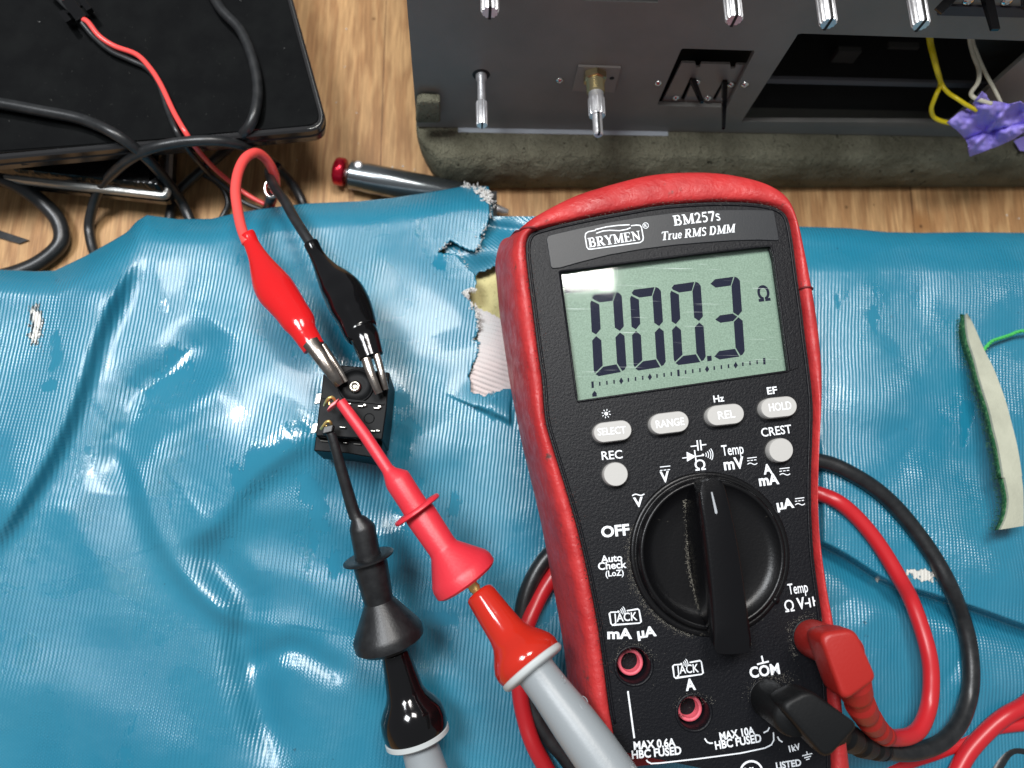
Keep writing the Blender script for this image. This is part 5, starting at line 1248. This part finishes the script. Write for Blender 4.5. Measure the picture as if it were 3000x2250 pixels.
# black hook clip
hbk = empty('hook_clip', PZ(*zp('E', 560, 1100), 44), 'black plastic spring hook clip gripping the lower gold pin of the switch', 'hook clip', 'probe hook clips')
BB = [(*zp('E', 462, 880), 34*.3617), (*zp('E', 475, 900), 38*.3617), (*zp('E', 545, 1150), 45*.3617), (*zp('E', 640, 1480), 50*.3617), (*zp('E', 668, 1560), 52*.3617), (*zp('F', 98, 232), 42*.5122), (*zp('F', 115, 275), 70*.5122), (*zp('F', 122, 295), 74*.5122), (*zp('F', 148, 430), 74*.5122), (*zp('F', 152, 448), 76*.5122)]
BBf = [(*zp('F', 152, 446), 110*.5122), (*zp('F', 152, 448), 138*.5122), (*zp('F', 154, 453), 147*.5122), (*zp('F', 156, 461), 147*.5122), (*zp('F', 157, 466), 138*.5122), (*zp('F', 157, 468), 100*.5122)]
BBc = [(*zp('F', 160, 475), 94*.5122), (*zp('F', 168, 500), 98*.5122), (*zp('F', 208, 680), 86*.5122), (*zp('F', 214, 702), 84*.5122), (*zp('F', 258, 862), 188*.5122), (*zp('F', 264, 888), 202*.5122), (*zp('F', 276, 930), 202*.5122), (*zp('F', 282, 955), 170*.5122), (*zp('F', 282, 953), 60*.5122)]
zb = lambda p, z0=52., z1=33.: [(x, y, z0+(z1-z0)*((np.hypot(x-zp('E', 462, 880)[0], y-zp('E', 462, 880)[1]))/640), hw) for x, y, hw in p]
axb = PZ(*zp('F', 276, 930), 33)-PZ(*zp('E', 462, 880), 52)
mk('body', *lathe_axis(zb(BB), axb), BLACK_MATT, hbk, auto=40); mk('finger_flange', *lathe_axis(zb(BBf), axb), BLACK_MATT, hbk, auto=50); mk('flared_grip', *lathe_axis(zb(BBc), axb, seg=24), BLACK_MATT, hbk, auto=35)
hd = Acc(); e1, e2 = PZ(*zp('E', 405, 870), 51), PZ(*zp('E', 485, 850), 51)
hd.add(*box_geo(e1-np.array([0, .9, 1.6]), e2-e1, (.3, 2.0, 0), (0, 0, 3.0))); hd.mk('hook_jaw', BLACK_MATT, hbk, smooth=False, bevel=.25)
mk('hook', *tube_geo(catmull([PZ(*zp('E', x, y), z) for x, y, z in [(390, 848, 50), (410, 820, 52), (435, 790, 53), (460, 790, 53), (472, 815, 51.5)]], 6), .42, 8), GOLD, hbk)

# red probe
def probe(root, tipst, capst, ringst, handst, capm, axis):
    mk('probe_tip', *lathe_axis(tipst, axis, 20), GOLD, root); mk('probe_cap', *lathe_axis(capst, axis, 48), capm, root, auto=60)
    mk('guard_ring', *lathe_axis(ringst, axis, 48), mat('guard_ring_grey', (.50, .53, .53), .4), root, auto=50); return mk('probe_handle', *lathe_axis(handst, axis, 48), GREY, root, auto=60)
def fz(pts_, z0, z1):
    a = np.array(zp('F', *pts_[0][:2])); L1 = np.array(zp('F', *pts_[-1][:2])); D_ = np.linalg.norm(L1-a)
    return [(*zp('F', x, y), z0+(z1-z0)*np.linalg.norm(np.array(zp('F', x, y))-a)/D_, hw*.5122) for x, y, hw in pts_]
pinR = fz([(700, 545, 60), (728, 585, 52), (732, 590, 36), (745, 606, 38), (750, 614, 30), (765, 634, 34), (770, 642, 28), (800, 680, 28)], 52, 53)
capR = fz([(785, 655, 60), (786, 657, 76), (792, 665, 84), (808, 685, 88), (880, 790, 98), (940, 875, 108), (965, 910, 120), (985, 940, 140), (1010, 975, 172), (1035, 1008, 195), (1062, 1040, 203), (1085, 1070, 198), (1092, 1080, 185)], 53, 57)
rngR = fz([(1080, 1063, 190), (1086, 1072, 203), (1100, 1090, 203), (1108, 1101, 190), (1112, 1106, 120)], 57, 57.3)
hanR = fz([(1108, 1100, 118), (1125, 1125, 114), (1200, 1225, 118), (1330, 1400, 134), (1450, 1565, 142), (1600, 1780, 145), (1750, 1990, 145)], 57.3, 66)
axp = PZ(*hanR[-1][:3])-PZ(*capR[0][:3])
hr_ = probe(rl, pinR, capR, rngR, hanR, RED_CAP, axp)
pinB = fz([(270, 930, 60), (283, 960, 46), (286, 968, 30), (292, 985, 34), (296, 995, 26), (305, 1015, 28)], 33, 32)
capB = fz([(306, 992, 60), (307, 995, 74), (309, 1003, 80), (314, 1022, 82), (336, 1110, 92), (362, 1215, 106), (374, 1255, 122), (385, 1290, 150), (398, 1335, 178), (412, 1385, 187), (426, 1440, 186), (434, 1470, 176)], 32, 26)
rngB = fz([(430, 1456, 172), (432, 1464, 186), (438, 1488, 186), (441, 1498, 172), (442, 1500, 110)], 26, 25.5)
hanB = fz([(441, 1500, 108), (448, 1530, 104), (480, 1640, 112), (530, 1800, 122)], 25.5, 25)
axq = PZ(*hanB[-1][:3])-PZ(*capB[0][:3])
hb_ = probe(bl_, pinB, capB, rngB, hanB, BLACK_GLOSS, axq)
# marks moulded on the grey handles
def onhand(px, py, st, axis, lift=.04):
    pts_, rr = lathe(st); v = ray(px, py); best = None
    a = nrm(axis)
    for i in range(len(pts_)-1):
        pass
    # iterate: find radius at axial position
    c = np.array(pts_[0]); r_ = rr[1]
    for _ in range(6):
        dd = v-(v@a)*a; oo = (CAM-c)-((CAM-c)@a)*a; rad = r_+lift; A, B, C_ = dd@dd, 2*dd@oo, oo@oo-rad*rad
        t_ = (-B-math.sqrt(max(B*B-4*A*C_, 0)))/(2*A); p = CAM+v*t_; s_ = (p-c)@a
        ss = [(np.array(q)-c)@a for q in pts_]; r_ = float(np.interp(s_, ss, rr))
    return p
mkr = Acc()
cpx = [onhand(*zp('F', 1386+26*math.cos(k*.2618)*.95+8*math.sin(k*.2618), 1287+38*math.sin(k*.2618)), hanR, axp, .03) for k in range(25)]
mkr.add(*tube_geo(cpx, .10, 6))
mkr.add(*tube_geo(catmull([onhand(*zp('F', x, y), hanR, axp, .03) for x, y in [(1250, 1135), (1262, 1130), (1268, 1142), (1262, 1152), (1275, 1152), (1283, 1165), (1275, 1176), (1264, 1172)]], 4), .10, 6))
mkr.mk('moulded_marks', GREY, hr_)
mkb = Acc(); mkb.add(*tube_geo(catmull([onhand(*zp('F', x, y), hanB, axq, .03) for x, y in [(508, 1582), (516, 1572), (528, 1615)]], 4), .10, 6)); mkb.mk('moulded_marks', GREY, hb_)
# raised maker lettering along the red probe's handle
wr = Acc(); V, Fc2 = text_geo('GELSTRW BECK', .03); vx0, vx1 = V[:, 0].min(), V[:, 0].max()
p0, p1 = np.array(zp('F', 1480, 1440)), np.array(zp('F', 1680, 1712)); dpx = p1-p0; nd = np.array([dpx[1], -dpx[0]])/np.linalg.norm(dpx)
VV = []
for v in V:
    f_ = (v[0]-vx0)/(vx1-vx0); q = p0+dpx*f_+nd*v[1]*20; VV.append(onhand(q[0], q[1], hanR, axp, .12))
wr.add(VV, Fc2); wr.mk('moulded_lettering', mat('handle_letter', (.50, .54, .55), .3), hr_, smooth=False, recalc=False)

# ------------------------------------------------------------------ crocodile clips
def clip(name, lab_, boot, jawpts, wirepts, bm, wm, endp, ax_=None):
    root = empty(name, PZ(*boot[len(boot)//2][:3]), lab_, 'crocodile clip', 'crocodile clips on the switch')
    P3, rr = lathe(boot); c = catmull([np.append(p, r) for p, r in zip(P3, rr)], 6)
    pts_ = [q[:3] for q in c]; rad = [q[3] for q in c]
    mk('boot', *tube_geo(pts_, rad, 28, flat=.72), bm, root, auto=70)
    mk('wire', *tube_geo(catmull([PZ(*q) for q in wirepts], 8), wirer(name), 14), wm, root)
    for (pl_, w0, w1) in jawpts:
        pp = [PZ(*q) for q in pl_]; cc = catmull(pp, 5); n_ = len(cc); V = []
        fr_ = [(t_, -u, np.array(w)*(1 if w[2] > 0 else -1)) for t_, u, w in frames(cc)]
        for i, (p, (t_, u, w)) in enumerate(zip(cc, fr_)):
            f_ = i/(n_-1); hw = w0+(w1-w0)*f_
            # U-shaped pressed channel
            V += [p+u*hw*1.0-w*hw*.2, p+u*hw*.9+w*hw*.8, p+u*hw*.35+w*hw*1.15, p-u*hw*.35+w*hw*1.15, p-u*hw*.9+w*hw*.8, p-u*hw*1.0-w*hw*.2, p-u*hw*.8-w*hw*.5, p-u*hw*.3-w*hw*.5, p+u*hw*.3-w*hw*.5, p+u*hw*.8-w*hw*.5]
        k_ = 10; Fc = [(i*k_+j, i*k_+(j+1) % k_, (i+1)*k_+(j+1) % k_, (i+1)*k_+j) for i in range(n_-1) for j in range(k_)]+[tuple(range(k_)), tuple((n_-1)*k_+j for j in range(k_))]
        mk('jaw', V, Fc, STEEL, root, auto=40)
        ta_ = Acc()
        for i in range(int(n_*.55), n_-1, 2):
            p, (t_, u, w) = cc[i], fr_[i]; hw = w0+(w1-w0)*i/(n_-1)
            for s_ in (-1, 1):
                a = p+u*s_*hw*.95-w*hw*.1; ta_.add([a-t_*.35, a+t_*.35, a-w*.75, a-t_*.35-u*s_*.25, a+t_*.35-u*s_*.25], [(0, 1, 2), (3, 4, 2), (0, 1, 4, 3), (0, 3, 2), (1, 4, 2)])
        ta_.mk('teeth', STEEL, root, smooth=False)
    return root
def wirer(n): return 1.55
Dz = lambda x, y, z, hw: (*zp('D', x, y), z, hw*.4069)
bootR = [Dz(306, 700, 43, 50), Dz(312, 712, 43, 54), Dz(340, 780, 43, 56), Dz(385, 870, 44, 72), Dz(430, 965, 45, 104), Dz(475, 1050, 46, 132), Dz(520, 1120, 47, 140), Dz(570, 1185, 48, 132), Dz(625, 1260, 49, 122), Dz(680, 1340, 50, 116), (*zp('E', 250, 60), 50.5, 105*.3617), (*zp('E', 300, 140), 51, 96*.3617), (*zp('E', 332, 190), 51, 92*.3617)]
Ez = lambda x, y, z: (*zp('E', x, y), z)
cr = clip('crocodile_clip', 'glossy red crocodile clip on the left side of the black switch block', bootR,
    [([Ez(315, 165, 51), Ez(370, 240, 51.5), Ez(430, 330, 51.5), Ez(490, 420, 51), Ez(540, 490, 50)], 2.5, 1.3), ([Ez(400, 180, 50), Ez(470, 280, 50), Ez(530, 370, 49.6), Ez(590, 470, 49)], 1.3, .8)],
    [(724, 712, 43), (708, 670, 42), (697, 620, 41), (690, 560, 40), (698, 505, 38), (718, 465, 36), (748, 448, 33), (775, 462, 29), (797, 495, 24), (808, 535, 18), (800, 580, 10), (785, 620, 5)], RED_GLOSS, RED_WIRE, None)
bootB = [Dz(762, 762, 42, 50), Dz(768, 774, 42, 54), Dz(800, 840, 42, 54), Dz(840, 910, 43, 66), Dz(890, 985, 44, 95), Dz(945, 1055, 45, 128), Dz(1000, 1130, 46, 148), Dz(1045, 1215, 48, 150), Dz(1085, 1300, 49, 138), Dz(1120, 1400, 50, 126), (*zp('E', 740, 100), 51, 118*.3617), (*zp('E', 770, 190), 51, 108*.3617), (*zp('E', 795, 262), 51, 100*.3617)]
cb = clip('crocodile_clip', 'glossy black crocodile clip on the upper right corner of the switch block', bootB,
    [([Ez(755, 285, 51.5), Ez(785, 380, 51.5), Ez(820, 470, 51.2), Ez(858, 560, 50.5)], 1.45, 1.1), ([Ez(835, 240, 51), Ez(862, 330, 51), Ez(888, 430, 50.8), Ez(914, 530, 50)], 1.15, .85)],
    [(912, 716, 42), (885, 675, 41), (858, 632, 39), (835, 590, 36), (812, 560, 30), (795, 530, 24), (788, 500, 16)], BLACK_GLOSS, BLACK_RUB, None)
# ring terminals on a small post where both leads meet
tm = empty('ring_terminal', PZ(795, 560, 8), 'shiny ring terminal with black sleeve standing at the cloth edge behind the clip wires', 'terminal')
rc = PZ(795, 552, 16)
mk('metal_ring', *tube_geo([rc+np.array([math.cos(k*.2618)*2.1, math.sin(k*.2618)*2.9, .5*math.sin(k*.26)]) for k in range(25)], .62, 10), CHROME, tm)
mk('sleeve', *tube_geo([PZ(795, 575, 14), PZ(790, 590, 10), PZ(780, 615, 3)], 1.6, 14), mat('blue_black_sleeve', (.02, .035, .045), .35), tm)
mk('lug', *box_geo(PZ(800, 500, 16), (1.8, -.8, 0), (1.2, 2.8, 0), (0, 0, 1.4)), BLACK_GLOSS, tm, smooth=False, bevel=.3)

# ------------------------------------------------------------------ switch block
sw = empty('switch_block', PZ(*zp('E', 620, 800), 28), 'small black switch block with a cross-head screw and two rows of solder pins', 'switch')
ZT = 47.
tp_ = zl('E', [(405, 400), (545, 330), (725, 345), (790, 370), (945, 390), (930, 560), (918, 700), (885, 935), (345, 905), (368, 700), (390, 540)])
mk('case', *zprism(tp_, ZT, 27), SWITCH, sw, smooth=False, bevel=.35)
fp_ = zl('E', [(345, 905), (890, 935), (872, 1080), (790, 1078), (600, 1045), (330, 1025)])
mk('case_step', *zprism(fp_, ZT-4.5, 27), SWITCH, sw, smooth=False, bevel=.3)
rp_ = PZ(*zp('E', 672, 500), ZT)
mk('round_boss', *rev_geo(rp_, (0, 0, 1), [(4.9, .02), (4.9, .35), (4.5, .45), (4.2, .1), (2.5, .08)], 40), SWITCH, sw)
mk('screw', *rev_geo(PZ(*zp('E', 664, 508), ZT+.3), (0, 0, 1), [(1.75, 0), (1.75, .5), (1.45, 1.0), (.9, 1.2), (.8, .7), (.3, .65)], 28), mat('pale_screw', (.62, .60, .52), .25, 1), sw)
mk('moulded_ring', *tube_geo([PZ(*zp('E', 778, 762), ZT+.05)+np.array([1.35*math.cos(k*.2618), 1.35*math.sin(k*.2618), 0]) for k in range(25)], .13, 6), SWITCH, sw)
sl = PZ(*zp('E', 610, 610), ZT); 
mk('moulded_rail', *box_geo(PZ(*zp('E', 400, 588), ZT-.1), PZ(*zp('E', 900, 640), ZT)-PZ(*zp('E', 400, 588), ZT), (.0, -.5, 0), (0, 0, .6)), SWITCH, sw, smooth=False)
TIN = mat('solder_pin', (.55, .54, .50), .3, .9)
def pin(x, y, w, h, z=ZT, material=TIN, tall=1.1):
    w *= .85; h *= .7
    c = PZ(*zp('E', x, y), z+tall); a = Acc()
    wx = w*.3617*(H-z)/F; hy = h*.3617*(H-z)/F
    a.add(*box_geo(c+np.array([-wx/2, -hy/2, -tall-.3]), (wx, -.08*wx, 0), (0, hy, 0), (0, 0, tall+.3)))
    mk('pin', a.v, a.f, material, sw, smooth=False, bevel=.12)
for (x, y, w, h) in ((610, 640, 50, 16), (708, 660, 50, 18), (742, 652, 26, 26), (838, 676, 56, 18), (862, 664, 30, 26), (562, 832, 55, 14), (808, 862, 45, 16), (848, 860, 36, 20), (640, 700, 16, 30)): pin(x, y, w, h)
for (x, y, w, h) in ((415, 942, 75, 10), (585, 958, 36, 12), (680, 967, 70, 10), (560, 870, 20, 20)): pin(x, y, w, h, ZT-4.5)
for (x, y, w, h) in ((356, 590, 40, 130), (326, 830, 40, 120)):
    c = PZ(*zp('E', x, y), 40); mk('side_lug', *box_geo(c+np.array([-.7, -h*.017, -.4]), (1.7, .3, 0), (.5, h*.024, 0), (0, 0, .9)), mat('tin_lug', (.80, .79, .74), .3, .8), sw, smooth=False, bevel=.3)
for (x, y) in ((455, 640), (430, 830)): pin(x, y, 14, 40, ZT, GOLD, 3.5)
# crumbs of dust on the bench
du = Acc()
for (x, y) in ((1015, 85), (1180, 487), (1215, 497), (1150, 490), (985, 300), (1050, 420), (2950, 630), (2985, 640), (1045, 330), (870, 470), (1010, 195)):
    p = PZ(x, y, .2); s_ = random.uniform(.2, .4); du.add([p+np.array([s_*random.uniform(.6, 1.3)*math.cos(k*1.05), s_*random.uniform(.6, 1.3)*math.sin(k*1.05), 0]) for k in range(6)]+[p+np.array([0, 0, s_])], [(k, (k+1) % 6, 6) for k in range(6)])
tag(du.mk('dust_crumbs', FRAY, smooth=False), 'tiny pale crumbs scattered on the pine boards', 'dust', kind='stuff')


dd_ = Acc()
def fleck(p, n, r0, r1):
    n = nrm(n); u = nrm(np.cross(n, (.3, 1, .2))); w = np.cross(n, u); r_ = random.uniform(r0, r1); a0 = random.uniform(0, 6)
    ring = [p+(u*math.cos(a0+k*1.57)*r_*random.uniform(.5, 1.3)+w*math.sin(a0+k*1.57)*r_*random.uniform(.5, 1.3)) for k in range(4)]
    dd_.add(ring+[p+n*r_*.6], [(0, 1, 4), (1, 2, 4), (2, 3, 4), (3, 0, 4), (3, 2, 1, 0)])
def fline(k, pts_, n_, sig, h, r0=.035, r1=.085):
    cc = catmull([np.array(zp(k, *p)) for p in pts_], 6)
    for _ in range(n_):
        i = random.randrange(len(cc)-1); q = cc[i]+(cc[i+1]-cc[i])*random.random()+np.array([abs(random.gauss(0, sig))*random.choice((1, -.5)), random.gauss(0, sig*.5)])
        fleck(MF.W(*q, h), MF.n, r0, r1)
fline('H', [(960, 850), (975, 950), (982, 1100), (985, 1250), (1000, 1380), (1035, 1500), (1065, 1620)], 900, 8, .8)
fline('H', [(600, 1050), (578, 1200), (585, 1350), (620, 1480), (690, 1600), (790, 1690), (900, 1760), (1010, 1800)], 1100, 14, .15)
fline('H', [(880, 870), (920, 850), (970, 840), (985, 900)], 90, 9, .8); fline('H', [(1210, 800), (1300, 820), (1400, 880), (1480, 960)], 70, 10, .8)
fline('I', [(255, 860), (300, 770), (390, 735), (480, 770), (540, 840)], 120, 12, .3)
fline('I', [(715, 1210), (760, 1140), (840, 1110), (930, 1140), (985, 1200)], 90, 12, .3)
fline('I', [(1260, 1130), (1300, 1050), (1400, 1000), (1500, 985), (1560, 1000)], 240, 20, .2)
fline('I', [(1560, 640), (1600, 570), (1680, 530), (1780, 540)], 140, 14, .2); fline('I', [(1570, 680), (1590, 760), (1610, 830)], 90, 8, .2)
fline('G', [(480, 425), (700, 375), (900, 335), (1100, 305), (1300, 290), (1500, 285), (1700, 300), (1830, 340)], 150, 10, 1.6, .04, .10)
gd = dd_; dd_ = Acc()
fline('G', [(285, 540), (300, 700), (330, 900), (360, 1150), (400, 1450), (430, 1650)], 260, 14, 2.0, .06, .2)
fline('F', [(1290, 60), (1350, 330), (1400, 560), (1450, 830), (1500, 1150)], 260, 14, 2.0, .06, .2)
grime = dd_; dd_ = gd
grime.mk('grime', mat('dark_grime', (.05, .022, .018), .7), smooth=False)
tag(bpy.data.objects['grime'], 'dark grime specks rubbed into the left rim of the red holster', 'grime', kind='stuff')
fline('G', [(310, 560), (330, 800), (380, 1100), (420, 1500)], 80, 10, .5); fline('G', [(2010, 900), (2060, 1200), (2075, 1600)], 60, 10, 1.6)
for _ in range(420):
    x, y = random.uniform(1560, 2400), random.uniform(660, 2230)
    if 1650 < x < 2300 and 740 < y < 1170: continue
    if inpoly(x, y, [tuple(p) for p in inn[::6]]): fleck(MF.W(x, y, .12), MF.n, .03, .075)
dd_.mk('dust', mat('pale_dust', (.30, .28, .23), .9), smooth=False)
tag(bpy.data.objects['dust'], 'fine pale dust caught around the dial, the sockets and the seams of the meter', 'dust', kind='stuff')
ld = dd_; dd_ = Acc()
for _ in range(260):
    x, y = random.uniform(5, 900), random.uniform(5, 440)
    if inpoly(x, y, [(0, 0), (840, 0), (930, 340), (0, 440)]): fleck(PZ(x, y, 33.95), (0, 0, 1), .03, .10 if random.random() < .15 else .055)
dd_.mk('lid_dust', mat('lid_dust_pale', (.33, .33, .31), .9), smooth=False)
tag(bpy.data.objects['lid_dust'], 'scattered pale dust specks on the glossy black laptop lid', 'dust', kind='stuff')

SC.render.resolution_x = 1024; SC.render.resolution_y = 768
